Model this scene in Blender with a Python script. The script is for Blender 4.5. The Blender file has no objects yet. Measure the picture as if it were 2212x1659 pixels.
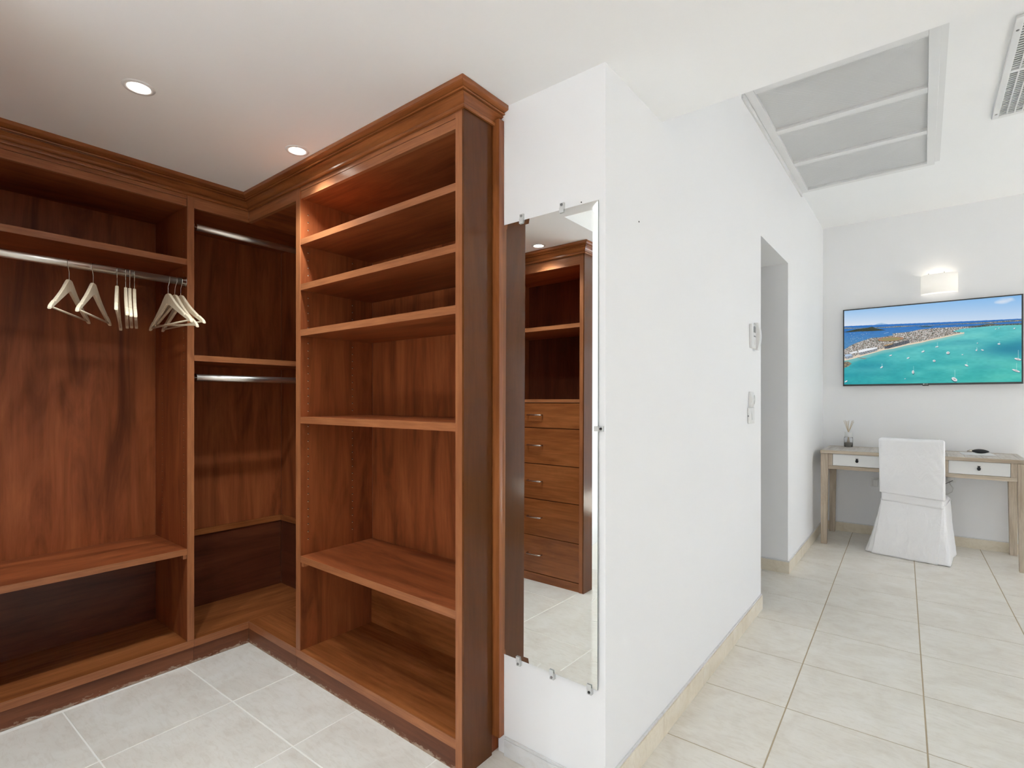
import bpy, bmesh, math, random
import numpy as np
from mathutils import Vector, Matrix, noise as mnoise

# ------------------------------------------------------------------ camera, world, light, exposure
F_PX, YAW, HORIZON, EYE = 1118.45, 0.670643, 863.82, 1.27
scene = bpy.context.scene
col = scene.collection
EXPOSURE = 0.11
scene.cycles.max_bounces = 10
scene.cycles.diffuse_bounces = 8
scene.view_settings.view_transform = 'Standard'
scene.view_settings.look = 'None'
scene.view_settings.gamma = 1.0
scene.view_settings.use_curve_mapping = False
scene.view_settings.exposure = EXPOSURE

cam_data = bpy.data.cameras.new('camera')
cam_data.sensor_fit = 'HORIZONTAL'
cam_data.sensor_width = 36.0
cam_data.lens = 36.0 * F_PX / 2212.0
cam_data.shift_y = (HORIZON - 829.5) / 2212.0
cam_data.clip_start = 0.02
cam = bpy.data.objects.new('camera', cam_data)
cam.location = (0, 0, EYE)
cam.rotation_euler = (math.pi / 2, 0, YAW)
col.objects.link(cam)
scene.camera = cam

SKY = 1.7
world = bpy.data.worlds.new('sky')
scene.world = world
world.use_nodes = True
bg = world.node_tree.nodes['Background']
bg.inputs[0].default_value = (0.89, 0.935, 1.0, 1)
bg.inputs[1].default_value = SKY

# room extents (metres); camera stands at x=0, y=0
XA, XAB = -2.76, -3.19          # left closet run: face and back
YB, YBB = 1.265, 1.665          # shelf unit: face and back
YM, W, YT = 1.44, -0.772, 5.925  # mirror wall, corridor wall, far wall
H, HC = 2.32, 2.96              # low and high ceiling
XR, YR = 4.3, -3.4              # unseen right wall and rear wall
SOFX, SOF0, SOF1 = -1.60, 0.37, 1.885
YTW = -0.115                    # face of the drawer unit behind the viewer


def portal(name, loc, rot, sx, sy):
    d = bpy.data.lights.new(name, 'AREA')
    d.shape = 'RECTANGLE'
    d.size, d.size_y = sx, sy
    d.cycles.is_portal = True
    o = bpy.data.objects.new(name, d)
    o.location, o.rotation_euler = loc, rot
    col.objects.link(o)


portal('opening_portal', (XR + 0.02, 4.85, 1.25), (0, math.pi / 2, 0), 2.4, 1.9)
portal('rear_opening_portal', (0.8, YR - 0.02, 1.05), (math.pi / 2, 0, 0), 3.6, 2.1)

sun_d = bpy.data.lights.new('sun', 'SUN')
sun_d.energy = 105.0
sun_d.color = (0.68, 0.795, 1.0)
sun_d.angle = math.radians(0.8)
sun = bpy.data.objects.new('sun', sun_d)
sun.rotation_euler = Vector((-0.48, 0.42, -0.77)).to_track_quat('-Z', 'Y').to_euler()
col.objects.link(sun)

# ------------------------------------------------------------------ helpers
FWD = np.array([-math.sin(YAW), math.cos(YAW), 0.0])
RGT = np.array([math.cos(YAW), math.sin(YAW), 0.0])
CAM = np.array([0, 0, EYE])


def ray(u, v):
    return FWD + RGT * (u - 1106) / F_PX + np.array([0, 0, 1.0]) * (HORIZON - v) / F_PX


def on_y(u, v, y):
    d = ray(u, v)
    return CAM + d * y / d[1]


def on_x(u, v, x):
    d = ray(u, v)
    return CAM + d * x / d[0]


def lin(r, g, b):
    f = lambda c: (c / 255 / 12.92) if c / 255 <= 0.04045 else ((c / 255 + 0.055) / 1.055) ** 2.4
    return (f(r), f(g), f(b), 1.0)


def tag(o, label=None, cat=None, group=None, kind=None):
    if label: o['label'] = label
    if cat: o['category'] = cat
    if group: o['group'] = group
    if kind: o['kind'] = kind
    return o


def empty(name, loc, rz=0.0, label=None, cat=None, group=None):
    o = bpy.data.objects.new(name, None)
    o.empty_display_size = 0.05
    o.location = loc
    o.rotation_euler = (0, 0, rz)
    col.objects.link(o)
    return tag(o, label, cat, group)


class MB:
    """collects shapes into one mesh"""
    def __init__(s):
        s.v, s.f, s.sm = [], [], []

    def add(s, vs, fs, smooth=False):
        n = len(s.v)
        s.v += [tuple(map(float, p)) for p in vs]
        s.f += [tuple(i + n for i in f) for f in fs]
        s.sm += [smooth] * len(fs)
        return s

    def box(s, x0, x1, y0, y1, z0, z1):
        vs = [(x, y, z) for z in (z0, z1) for y in (y0, y1) for x in (x0, x1)]
        return s.add(vs, [(0, 2, 3, 1), (4, 5, 7, 6), (0, 1, 5, 4), (2, 6, 7, 3), (0, 4, 6, 2), (1, 3, 7, 5)])

    def tube(s, pts, r, n=10, cap=True):
        pts = [Vector(p) for p in pts]
        rs = r if isinstance(r, (list, tuple)) else [r] * len(pts)
        up = None
        vs, fs = [], []
        for i, p in enumerate(pts):
            a = pts[max(i - 1, 0)]
            b = pts[min(i + 1, len(pts) - 1)]
            t = (b - a).normalized()
            if up is None:
                up = t.orthogonal().normalized()
            up = (up - t * up.dot(t)).normalized()
            w = t.cross(up)
            for k in range(n):
                an = 2 * math.pi * k / n
                vs.append(p + (up * math.cos(an) + w * math.sin(an)) * rs[i])
        for i in range(len(pts) - 1):
            for k in range(n):
                a, b = i * n + k, i * n + (k + 1) % n
                fs.append((a, b, b + n, a + n))
        s.add(vs, fs, True)
        if cap:
            m = len(s.v) - len(vs)
            s.f += [tuple(m + k for k in reversed(range(n))), tuple(m + len(vs) - n + k for k in range(n))]
            s.sm += [False, False]
        return s

    def lathe(s, prof, c=(0, 0, 0), n=24, axis='z', smooth=True):
        vs, fs = [], []
        for r, h in prof:
            for k in range(n):
                a = 2 * math.pi * k / n
                p = (r * math.cos(a), r * math.sin(a), h)
                if axis == 'y': p = (p[0], p[2], p[1])
                if axis == 'x': p = (p[2], p[0], p[1])
                vs.append((p[0] + c[0], p[1] + c[1], p[2] + c[2]))
        for i in range(len(prof) - 1):
            for k in range(n):
                a, b = i * n + k, i * n + (k + 1) % n
                fs.append((a, b, b + n, a + n))
        return s.add(vs, fs, smooth)

    def build(s, name, mat, parent=None, local=False, bevel=0.0, loc=None):
        """vertices are world coordinates unless local; a child is stored relative to its parent's base"""
        me = bpy.data.meshes.new(name)
        off = Vector((0, 0, 0))
        if parent is not None and not local:
            p, off = parent, Vector((0, 0, 0))
            while p is not None:
                off += p.location
                p = p.parent
        elif loc is not None and not local:
            off = Vector(loc)
        me.from_pydata([Vector(v) - off for v in s.v], [], s.f)
        me.polygons.foreach_set('use_smooth', s.sm)
        bm = bmesh.new()
        bm.from_mesh(me)
        bmesh.ops.recalc_face_normals(bm, faces=bm.faces)
        bm.to_mesh(me)
        bm.free()
        me.update()
        if mat: me.materials.append(mat)
        o = bpy.data.objects.new(name, me)
        if parent is not None: o.parent = parent
        if loc is not None: o.location = loc
        col.objects.link(o)
        if bevel:
            m = o.modifiers.new('bevel', 'BEVEL')
            m.width = bevel
            m.segments = 2
            m.limit_method = 'ANGLE'
        return o


def box(name, x0, x1, y0, y1, z0, z1, mat, parent=None, bevel=0.0):
    return MB().box(x0, x1, y0, y1, z0, z1).build(name, mat, parent, bevel=bevel)


def copy_tree(o, parent=None):
    c = o.copy()
    col.objects.link(c)
    c.parent = parent
    for ch in [x for x in bpy.data.objects if x.parent == o]:
        copy_tree(ch, c)
    return c


# ------------------------------------------------------------------ materials
def new_mat(name):
    m = bpy.data.materials.new(name)
    m.use_nodes = True
    nt = m.node_tree
    return m, nt, nt.nodes['Principled BSDF']


def plain(name, c, rough=0.5, metal=0.0, spec=0.5, trans=0.0, coat=0.0, ior=1.45):
    m, nt, b = new_mat(name)
    b.inputs['Base Color'].default_value = c
    b.inputs['Roughness'].default_value = rough
    b.inputs['Metallic'].default_value = metal
    b.inputs['Specular IOR Level'].default_value = spec
    b.inputs['Transmission Weight'].default_value = trans
    b.inputs['Coat Weight'].default_value = coat
    b.inputs['IOR'].default_value = ior
    return m


def nodes_pos(nt, scale, rnd=40.0):
    g = nt.nodes.new('ShaderNodeNewGeometry')
    oi = nt.nodes.new('ShaderNodeObjectInfo')
    mul = nt.nodes.new('ShaderNodeVectorMath'); mul.operation = 'MULTIPLY_ADD'
    cb = nt.nodes.new('ShaderNodeCombineXYZ')
    for i in range(3): nt.links.new(oi.outputs['Random'], cb.inputs[i])
    mul.inputs[1].default_value = (rnd, rnd * 0.7, rnd * 1.3)
    nt.links.new(cb.outputs[0], mul.inputs[0])
    nt.links.new(g.outputs['Position'], mul.inputs[2])
    mp = nt.nodes.new('ShaderNodeVectorMath'); mp.operation = 'MULTIPLY'
    mp.inputs[1].default_value = scale
    nt.links.new(mul.outputs[0], mp.inputs[0])
    return mp.outputs[0]


def tex_noise(nt, vec, scale, detail=4.0, rough=0.55, dist=0.0):
    n = nt.nodes.new('ShaderNodeTexNoise')
    n.inputs['Scale'].default_value = scale
    n.inputs['Detail'].default_value = detail
    n.inputs['Roughness'].default_value = rough
    n.inputs['Distortion'].default_value = dist
    nt.links.new(vec, n.inputs['Vector'])
    return n.outputs['Fac']


def ramp(nt, fac, stops):
    r = nt.nodes.new('ShaderNodeValToRGB')
    e = r.color_ramp.elements
    while len(e) < len(stops): e.new(0.5)
    for k, (p, c) in enumerate(stops):
        e[k].position, e[k].color = p, c
    nt.links.new(fac, r.inputs[0])
    return r.outputs['Color']


def mix(nt, mode, fac, a, b):
    m = nt.nodes.new('ShaderNodeMix')
    m.data_type = 'RGBA'
    m.blend_type = mode
    for sock, val in ((m.inputs['Factor'], fac), (m.inputs['A'], a), (m.inputs['B'], b)):
        if isinstance(val, (int, float, tuple)): sock.default_value = val
        else: nt.links.new(val, sock)
    return m.outputs['Result']


def add_bump(nt, b, h, strength, dist=0.002):
    n = nt.nodes.new('ShaderNodeBump')
    n.inputs['Strength'].default_value = strength
    n.inputs['Distance'].default_value = dist
    nt.links.new(h, n.inputs['Height'])
    nt.links.new(n.outputs['Normal'], b.inputs['Normal'])


def wood(name, axis, dark, mid, light, rough=0.32, coarse=9.0, fine=70.0, spec=0.5, bump=0.12, streak=0.65):
    m, nt, b = new_mat(name)
    s1 = [coarse] * 3
    s2 = [fine] * 3
    s1['xyz'.index(axis)] = coarse * 0.16
    s2['xyz'.index(axis)] = fine * 0.05
    p1 = nodes_pos(nt, s1)
    p2 = nodes_pos(nt, s2)
    n1 = tex_noise(nt, p1, 1.0, 5, 0.6, 1.1)
    n2 = tex_noise(nt, p2, 1.0, 3, 0.6, 0.2)
    c1 = ramp(nt, n1, [(0.28, dark), (0.5, mid), (0.74, light)])
    c2 = ramp(nt, n2, [(0.3, (0.68, 0.64, 0.62, 1)), (0.62, (1.08, 1.08, 1.08, 1))])
    nt.links.new(mix(nt, 'MULTIPLY', streak, c1, c2), b.inputs['Base Color'])
    b.inputs['Roughness'].default_value = rough
    b.inputs['Specular IOR Level'].default_value = spec
    add_bump(nt, b, n2, bump, 0.001)
    return m


CH = dict(dark=(0.135, 0.033, 0.0105, 1), mid=(0.262, 0.069, 0.0215, 1), light=(0.36, 0.107, 0.035, 1))
CE = dict(dark=(0.27, 0.094, 0.036, 1), mid=(0.33, 0.120, 0.046, 1), light=(0.39, 0.150, 0.058, 1))
CS = dict(dark=(0.18, 0.053, 0.0145, 1), mid=(0.275, 0.087, 0.024, 1), light=(0.37, 0.130, 0.039, 1))
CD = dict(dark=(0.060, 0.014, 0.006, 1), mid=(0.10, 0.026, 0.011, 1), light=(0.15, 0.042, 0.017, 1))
M = {}
for ax in 'xyz':
    M['wood_' + ax] = wood('cherry_veneer_' + ax, ax, rough=0.42, spec=0.2, streak=0.5, **CH)
    M['edge_' + ax] = wood('cherry_edge_band_' + ax, ax, rough=0.34, spec=0.35, coarse=14, fine=160, **CE)
    M['deep_' + ax] = wood('mahogany_and_shade_' + ax, ax, rough=0.35, coarse=6, spec=0.3, **CD)
    M['solid_' + ax] = wood('cherry_solid_' + ax, ax, rough=0.27, coarse=7, **CS)


def kick(name, ax, dark, mid, light):
    m = wood(name, ax, dark, mid, light, rough=0.5, spec=0.3, coarse=7)
    nt = m.node_tree
    b = nt.nodes['Principled BSDF']
    src = b.inputs['Base Color'].links[0].from_socket
    g = nt.nodes.new('ShaderNodeNewGeometry')
    sp = nt.nodes.new('ShaderNodeSeparateXYZ')
    nt.links.new(g.outputs['Position'], sp.inputs[0])
    n = tex_noise(nt, nodes_pos(nt, (30, 30, 70), 0), 1.0, 5, 0.7)
    a = nt.nodes.new('ShaderNodeMath'); a.operation = 'MULTIPLY_ADD'
    nt.links.new(sp.outputs['Z'], a.inputs[0]); a.inputs[1].default_value = -11.0
    nt.links.new(n, a.inputs[2])
    f = ramp(nt, a.outputs[0], [(0.36, (0, 0, 0, 1)), (0.47, (1, 1, 1, 1))])
    nt.links.new(mix(nt, 'MIX', f, src, (0.36, 0.26, 0.19, 1)), b.inputs['Base Color'])
    return m


for ax in 'xy':
    M['kick_' + ax] = kick('scuffed_kick_board_' + ax, ax, (0.11, 0.036, 0.015, 1), (0.165, 0.055, 0.023, 1), (0.22, 0.08, 0.034, 1))
M['panel'] = wood('cherry_gloss_panel', 'z', (0.085, 0.027, 0.008, 1), (0.11, 0.036, 0.0105, 1), (0.14, 0.047, 0.014, 1), rough=0.13, coarse=5, fine=110, bump=0.0, spec=0.22, streak=0.22)


def wall_mat(name, c, rough=0.6):
    m, nt, b = new_mat(name)
    p = nodes_pos(nt, (1, 1, 1), 0)
    n = tex_noise(nt, p, 1.3, 3, 0.5)
    cc = ramp(nt, n, [(0.3, tuple(x * 0.985 for x in c[:3]) + (1,)), (0.7, c)])
    nt.links.new(cc, b.inputs['Base Color'])
    b.inputs['Roughness'].default_value = rough
    b.inputs['Specular IOR Level'].default_value = 0.25
    add_bump(nt, b, tex_noise(nt, p, 90, 3, 0.5), 0.05, 0.001)
    return m


M['wall'] = wall_mat('white_wall_paint', (0.865, 0.87, 0.88, 1))
M['ceil'] = wall_mat('white_ceiling_paint', (0.90, 0.905, 0.91, 1), 0.75)
M['white_metal'] = plain('white_enamel', (0.76, 0.76, 0.76, 1), 0.4)
M['grey_metal'] = plain('white_expanded_metal', (0.82, 0.82, 0.82, 1), 0.5)
M['duct'] = plain('dark_duct', (0.035, 0.035, 0.035, 1), 0.9)
M['filter'] = plain('grey_filter', (0.66, 0.66, 0.66, 1), 0.9)
M['plastic'] = plain('white_plastic', (0.74, 0.74, 0.73, 1), 0.35)
M['grey_plastic'] = plain('grey_plastic', (0.22, 0.22, 0.22, 1), 0.4)
M['dark'] = plain('dark_hole', (0.02, 0.015, 0.01, 1), 0.7)
M['pin'] = plain('pale_pin', (0.62, 0.42, 0.27, 1), 0.4)
M['chrome'] = plain('polished_steel', (0.62, 0.60, 0.57, 1), 0.12, 1.0)
M['rod'] = plain('satin_steel_rod', (0.80, 0.77, 0.72, 1), 0.36, 1.0)
M['nickel'] = plain('brushed_nickel', (0.60, 0.54, 0.47, 1), 0.26, 1.0)
M['black'] = plain('black_metal', (0.018, 0.018, 0.02, 1), 0.45)
M['mirror'] = plain('mirror_silver', (0.86, 0.88, 0.87, 1), 0.0, 1.0)
M['mirror_edge'] = plain('mirror_ground_edge', (0.22, 0.26, 0.25, 1), 0.2, 0.3)
M['clear'] = plain('clear_plastic', (0.80, 0.81, 0.81, 1), 0.12, 0, 0.6, 0.25, 0, 1.35)
M['glass'] = plain('clear_glass', (1, 1, 1, 1), 0.0, 0, 0.5, 1.0, 0, 1.45)
M['liquid'] = plain('grey_liquid', (0.55, 0.52, 0.48, 1), 0.05, 0, 0.5, 0.6, 0, 1.33)
M['bezel'] = plain('dark_bezel', (0.045, 0.044, 0.042, 1), 0.4)
M['paper'] = plain('white_paper', (0.80, 0.80, 0.80, 1), 0.7)
M['pale_line'] = plain('pale_print', (0.75, 0.75, 0.75, 1), 0.5)


def hanger_mat():
    m, nt, b = new_mat('pale_lacquered_wood')
    p = nodes_pos(nt, (60, 60, 8), 10)
    n = tex_noise(nt, p, 1.0, 3)
    nt.links.new(ramp(nt, n, [(0.3, (0.68, 0.57, 0.41, 1)), (0.7, (0.78, 0.67, 0.50, 1))]), b.inputs['Base Color'])
    b.inputs['Roughness'].default_value = 0.42
    return m


M['hanger'] = hanger_mat()


def tile_mat(name, c0, c1, c2):
    m, nt, b = new_mat(name)
    p = nodes_pos(nt, (1, 1, 1), 23)
    n1 = tex_noise(nt, p, 5.0, 6, 0.62, 0.8)
    n2 = tex_noise(nt, nodes_pos(nt, (18, 60, 30), 11), 1.0, 5, 0.7, 0.6)
    a = ramp(nt, n1, [(0.3, c0), (0.52, c1), (0.72, c2)])
    k = ramp(nt, n2, [(0.36, (0.86, 0.83, 0.79, 1)), (0.52, (1, 1, 1, 1))])
    nt.links.new(mix(nt, 'MULTIPLY', 0.5, a, k), b.inputs['Base Color'])
    r = nt.nodes.new('ShaderNodeMapRange')
    r.inputs['To Min'].default_value, r.inputs['To Max'].default_value = 0.24, 0.42
    nt.links.new(n1, r.inputs['Value'])
    nt.links.new(r.outputs[0], b.inputs['Roughness'])
    b.inputs['Specular IOR Level'].default_value = 0.4
    return m


M['tile'] = tile_mat('beige_floor_tile', (0.72, 0.675, 0.605, 1), (0.795, 0.765, 0.70, 1), (0.835, 0.81, 0.76, 1))
M['base_tile'] = tile_mat('cream_baseboard_tile', (0.68, 0.60, 0.46, 1), (0.76, 0.69, 0.565, 1), (0.81, 0.76, 0.66, 1))
M['base_white'] = tile_mat('whitewashed_baseboard', (0.66, 0.66, 0.66, 1), (0.72, 0.72, 0.72, 1), (0.76, 0.76, 0.76, 1))


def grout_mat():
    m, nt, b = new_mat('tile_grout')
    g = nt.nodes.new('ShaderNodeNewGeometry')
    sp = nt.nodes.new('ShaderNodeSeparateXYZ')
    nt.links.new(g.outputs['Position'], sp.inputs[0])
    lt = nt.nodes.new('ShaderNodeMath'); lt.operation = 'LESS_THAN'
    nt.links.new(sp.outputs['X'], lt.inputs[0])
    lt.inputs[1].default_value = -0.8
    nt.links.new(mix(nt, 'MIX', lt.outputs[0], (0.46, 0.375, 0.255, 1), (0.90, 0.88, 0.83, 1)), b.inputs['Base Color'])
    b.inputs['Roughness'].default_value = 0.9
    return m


M['grout'] = grout_mat()
GREY = dict(dark=(0.36, 0.285, 0.21, 1), mid=(0.50, 0.42, 0.325, 1), light=(0.60, 0.53, 0.43, 1))
for ax in 'xyz':
    M['elm_' + ax] = wood('limed_elm_' + ax, ax, rough=0.55, coarse=11, fine=90, bump=0.3, spec=0.3, **GREY)
M['elm_top'] = wood('limed_elm_top', 'y', (0.44, 0.39, 0.34, 1), (0.55, 0.51, 0.46, 1), (0.64, 0.60, 0.56, 1), rough=0.4, coarse=12, fine=90, bump=0.3)


def cloth_mat():
    m, nt, b = new_mat('white_cotton')
    b.inputs['Base Color'].default_value = (0.90, 0.90, 0.915, 1)
    b.inputs['Roughness'].default_value = 0.9
    b.inputs['Specular IOR Level'].default_value = 0.2
    tc = nt.nodes.new('ShaderNodeTexCoord')
    sc_ = nt.nodes.new('ShaderNodeVectorMath'); sc_.operation = 'MULTIPLY'
    sc_.inputs[1].default_value = (1.0, 1.0, 0.55)
    nt.links.new(tc.outputs['Object'], sc_.inputs[0])
    big = tex_noise(nt, sc_.outputs[0], 16, 4, 0.55, 1.4)
    add_bump(nt, b, big, 0.55, 0.012)
    return m


M['cloth'] = cloth_mat()



def emit(name, c, s):
    m = bpy.data.materials.new(name)
    m.use_nodes = True
    nt = m.node_tree
    nt.nodes.remove(nt.nodes['Principled BSDF'])
    e = nt.nodes.new('ShaderNodeEmission')
    e.inputs[0].default_value, e.inputs[1].default_value = c, s
    nt.links.new(e.outputs[0], nt.nodes['Material Output'].inputs[0])
    return m


M['lamp'] = emit('downlight_glow', (1.0, 0.93, 0.82, 1), 22)
M['bulb'] = emit('warm_bulb', (1.0, 0.9, 0.75, 1), 2.5)


def shade_mat():
    m, nt, b = new_mat('white_lampshade')
    b.inputs['Base Color'].default_value = (0.86, 0.84, 0.80, 1)
    b.inputs['Roughness'].default_value = 0.8
    b.inputs['Emission Color'].default_value = (1.0, 0.93, 0.82, 1)
    b.inputs['Emission Strength'].default_value = 0.30
    return m


M['shade'] = shade_mat()

# ------------------------------------------------------------------ the setting
def struct(name, mb, mat, label=None, **k):
    o = mb.build(name, mat, **k)
    return tag(o, label, kind='structure')


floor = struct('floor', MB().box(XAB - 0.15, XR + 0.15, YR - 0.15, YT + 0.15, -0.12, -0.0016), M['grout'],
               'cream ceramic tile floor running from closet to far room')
TH = 0.024
cols_u = [-2.73, -2.253, -1.785, -1.315, -0.845, -0.385, 0.071, 0.524, 0.976, 1.428, 1.88, 2.332, 2.784]
rows_v = [3.287 + 0.4512 * k for k in range(-9, 7)]
tile_mesh = {}
ct, st = math.cos(TH), math.sin(TH)
for i in range(-1, len(cols_u) - 1):
    u0, u1 = (cols_u[i], cols_u[i + 1]) if i >= 0 else (cols_u[0] - 0.46, cols_u[0])
    for j in range(len(rows_v) - 1):
        v0, v1 = rows_v[j], rows_v[j + 1]
        uc, vc = (u0 + u1) / 2, (v0 + v1) / 2
        x, y = uc * ct - vc * st, uc * st + vc * ct
        if y > 1.55 and x < -1.15: continue
        if 1.55 < y < 3.2 and x < -1.0: continue
        if x < -2.9 or y < -0.75 and x < -1.9: continue
        key = round(u1 - u0, 4)
        if key not in tile_mesh:
            g = 0.0052
            a, b_ = (u1 - u0 - g) / 2, (0.4512 - g) / 2
            c = 0.0010
            mb = MB()
            vs = [(-a, -b_, -.009), (a, -b_, -.009), (a, b_, -.009), (-a, b_, -.009),
                  (-a, -b_, -c), (a, -b_, -c), (a, b_, -c), (-a, b_, -c),
                  (-a + c, -b_ + c, 0), (a - c, -b_ + c, 0), (a - c, b_ - c, 0), (-a + c, b_ - c, 0)]
            fs = [(0, 1, 5, 4), (1, 2, 6, 5), (2, 3, 7, 6), (3, 0, 4, 7), (4, 5, 9, 8), (5, 6, 10, 9), (6, 7, 11, 10), (7, 4, 8, 11), (8, 9, 10, 11), (3, 2, 1, 0)]
            me = bpy.data.meshes.new('floor_tile')
            me.from_pydata(vs, [], fs)
            me.materials.append(M['tile'])
            tile_mesh[key] = me
        t = bpy.data.objects.new('floor_tile', tile_mesh[key])
        t.location = (x, y, 0)
        t.rotation_euler = (0, 0, TH)
        t.parent = floor
        col.objects.link(t)

struct('wall_left', MB().box(XAB - 0.15, XAB - 0.03, -0.7, 2.0, 0, HC), M['wall'], 'white wall behind the left closet run')
struct('wall_back', MB().box(XAB - 0.03, -1.21, YBB + 0.035, YBB + 0.15, 0, HC), M['wall'], 'white wall behind the shelf unit')
Y0D, Y1D, ZD = 3.41, 4.221, 2.27
struct('wall_corridor', MB().box(-1.205, W, YM, Y0D, 0, HC).box(-1.0, W, Y0D, Y1D, ZD, HC).box(-1.0, W, Y1D, YT, 0, HC), M['wall'],
       'white corridor wall with a plain doorless opening')
struct('wall_side_room', MB().box(-2.9, -2.8, 1.9, YT, 0, HC).box(-2.8, -1.205, 1.9, 2.0, 0, HC), M['wall'], 'white wall of the side room beyond the opening')
struct('wall_far', MB().box(-2.9, XR, YT, YT + 0.12, 0, HC), M['wall'], 'white far wall behind desk and television')
struct('wall_alcove', MB().box(XAB - 0.03, -1.78, -0.7, -0.56, 0, HC).box(-1.78, -1.70, YR, -0.56, 0, HC), M['wall'], 'white wall behind the drawer unit')
# right and rear walls out of view; their openings are added to bring in daylight
struct('wall_right', MB().box(XR, XR + 0.15, YR, 3.9, 0, HC).box(XR, XR + 0.15, 5.8, YT, 0, HC).box(XR, XR + 0.15, 3.9, 5.8, 2.45, HC), M['wall'],
       'white unseen right wall with an added daylight opening')
struct('wall_rear', MB().box(-1.78, -1.0, YR - 0.15, YR, 0, HC).box(2.6, XR, YR - 0.15, YR, 0, HC).box(-1.0, 2.6, YR - 0.15, YR, 2.1, HC), M['wall'],
       'white unseen rear wall with an added daylight opening')
struct('ceiling', MB().box(XAB - 0.15, SOFX, -0.7, 2.0, H, HC + 0.1).box(SOFX, W, SOF0, YM, H, HC + 0.1).box(W, XR, SOF0, SOF1, H, HC + 0.1), M['ceil'],
       'lowered white ceiling over closet and passage')
struct('ceiling_high', MB().box(-2.9, XR + 0.15, SOF1, YT + 0.12, HC, HC + 0.1).box(-1.78, XR + 0.15, YR - 0.15, SOF0, HC, HC + 0.1), M['ceil'],
       'high white ceiling with air vents')


# baseboards, each a row of tiles
def baseboard(name, mat, label, runs, h=0.092, t=0.011, cap=True):
    """runs: (axis, fixed face coordinate, outward sign, start, end)"""
    root = empty(name, (0, 0, 0))
    tag(root, label, kind='structure')
    for axis, face, sgn, a, b in runs:
        p = a
        k = 0
        while p < b - 1e-6:
            q = min(p + 0.45, b)
            lo, hi = sorted((face, face + sgn * t))
            e = 0.0008
            c0, c1 = sorted((face, face + sgn * (t - 0.004)))
            for nm, l, r, z0, z1, mm in (('baseboard_tile', lo, hi, 0.0, h - 0.008, mat), ('coping', c0, c1, h - 0.008, h, M['base_white'])):
                mb = MB()
                if axis == 'y': mb.box(l, r, p + e, q - e, z0, z1)
                else: mb.box(p + e, q - e, l, r, z0, z1)
                mb.build(nm, mm, root, bevel=0.0015)
            p = q
    return root


baseboard('baseboard_corridor', M['base_tile'], 'cream tile baseboard along the corridor wall and doorway',
          [('y', W, 1, YM - 0.011, Y0D + 0.0), ('y', W, 1, Y1D, YT - 0.012), ('x', Y1D, -1, -1.0, W + 0.011)])
baseboard('baseboard_far', M['base_tile'], 'cream tile baseboard under the desk', [('x', YT, -1, W + 0.0115, XR)])
baseboard('baseboard_mirror', M['base_white'], 'white painted baseboard below the mirror', [('x', YM, -1, -1.172, W)], h=0.066)

# frames for the added, unseen daylight openings
for nm, lab, dims in (('daylight_opening_1', 'white frame of the added daylight opening on the right', [(XR + .05, XR + .1, y - .03, y + .03, 0, 2.45) for y in (3.93, 4.85, 5.77)] + [(XR + .05, XR + .1, 3.9, 5.8, 2.39, 2.45)]),
                      ('daylight_opening_2', 'white frame of the added daylight opening at the rear', [(x - .03, x + .03, YR - .1, YR - .05, 0, 2.1) for x in (-.97, .8, 2.57)] + [(-1.0, 2.6, YR - .1, YR - .05, 2.04, 2.1)])):
    root = empty(nm, (0, 0, 0))
    tag(root, lab, kind='structure')
    for d in dims: MB().box(*d).build('opening_frame', M['white_metal'], root)

# ------------------------------------------------------------------ closet: left hanging unit
ZB = 0.112          # top of the bottom boards
YS0, YS1 = 0.977, 1.005   # upright between hanging bay and corner bay
YA0 = -0.08
ua = empty('hanging_wardrobe', (XA, 0.5, 0), label='cherry wood open hanging wardrobe with a rail of pale hangers', cat='wardrobe')
G = 0.0006
box('side_panel', XAB, XA - 0.003, YS0, YS1, ZB, 2.30, M['wood_z'], ua)
box('side_panel', XAB, XA - 0.003, YA0 - 0.028, YA0, ZB, 2.30, M['wood_z'], ua)
box('back_panel', XAB - 0.02, XAB - G, YA0, YS0, 0.545, 2.225, M['wood_z'], ua)
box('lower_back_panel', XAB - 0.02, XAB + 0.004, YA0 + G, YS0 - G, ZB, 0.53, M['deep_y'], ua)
box('top_panel', XAB, XA - 0.02, YA0, YS0 - G, 2.20, 2.225, M['wood_y'], ua)
for nm, z1, z0 in (('shelf', 1.945, 1.917), ('shelf', 0.556, 0.528)):
    s_ = box(nm, XAB, XA - 0.004, YA0 + G, YS0 - G, z0, z1, M['wood_y'], ua)
    MB().box(XA - 0.0035, XA - 0.001, YA0 + G, YS0 - G, z0, z1).build('edge_band', M['edge_y'], s_)
box('stile', XA - 0.003 + G, XA + 0.001, YS0 - 0.001, YS1 + 0.001, ZB, 2.262, M['edge_z'], ua)
box('bottom_board', XAB - 0.02, XA - 0.002, YA0, YS1 - G, ZB - 0.034, ZB - G, M['solid_y'], ua)
box('bottom_edge', XA - 0.0015, XA + 0.003, YA0, YS1 - G, ZB - 0.034, ZB - G, M['edge_y'], ua)
box('kick_board', XA - 0.02, XA - 0.003, YA0, YS1 - G, 0.0, ZB - 0.035, M['kick_y'], ua)
box('top_rail', XA - 0.02, XA - 0.0035, YA0, YS0 - 0.002, 2.198, 2.232, M['edge_y'], ua)
box('frieze', XA - 0.02, XA - 0.0015, YA0, YS0 - 0.002, 2.2335, 2.315, M['edge_y'], ua)
box('support_block', XA - 0.03, XA - 0.006, YS0 - 0.016, YS0 - 0.001, 0.508, 0.527, M['edge_z'], ua)


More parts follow.
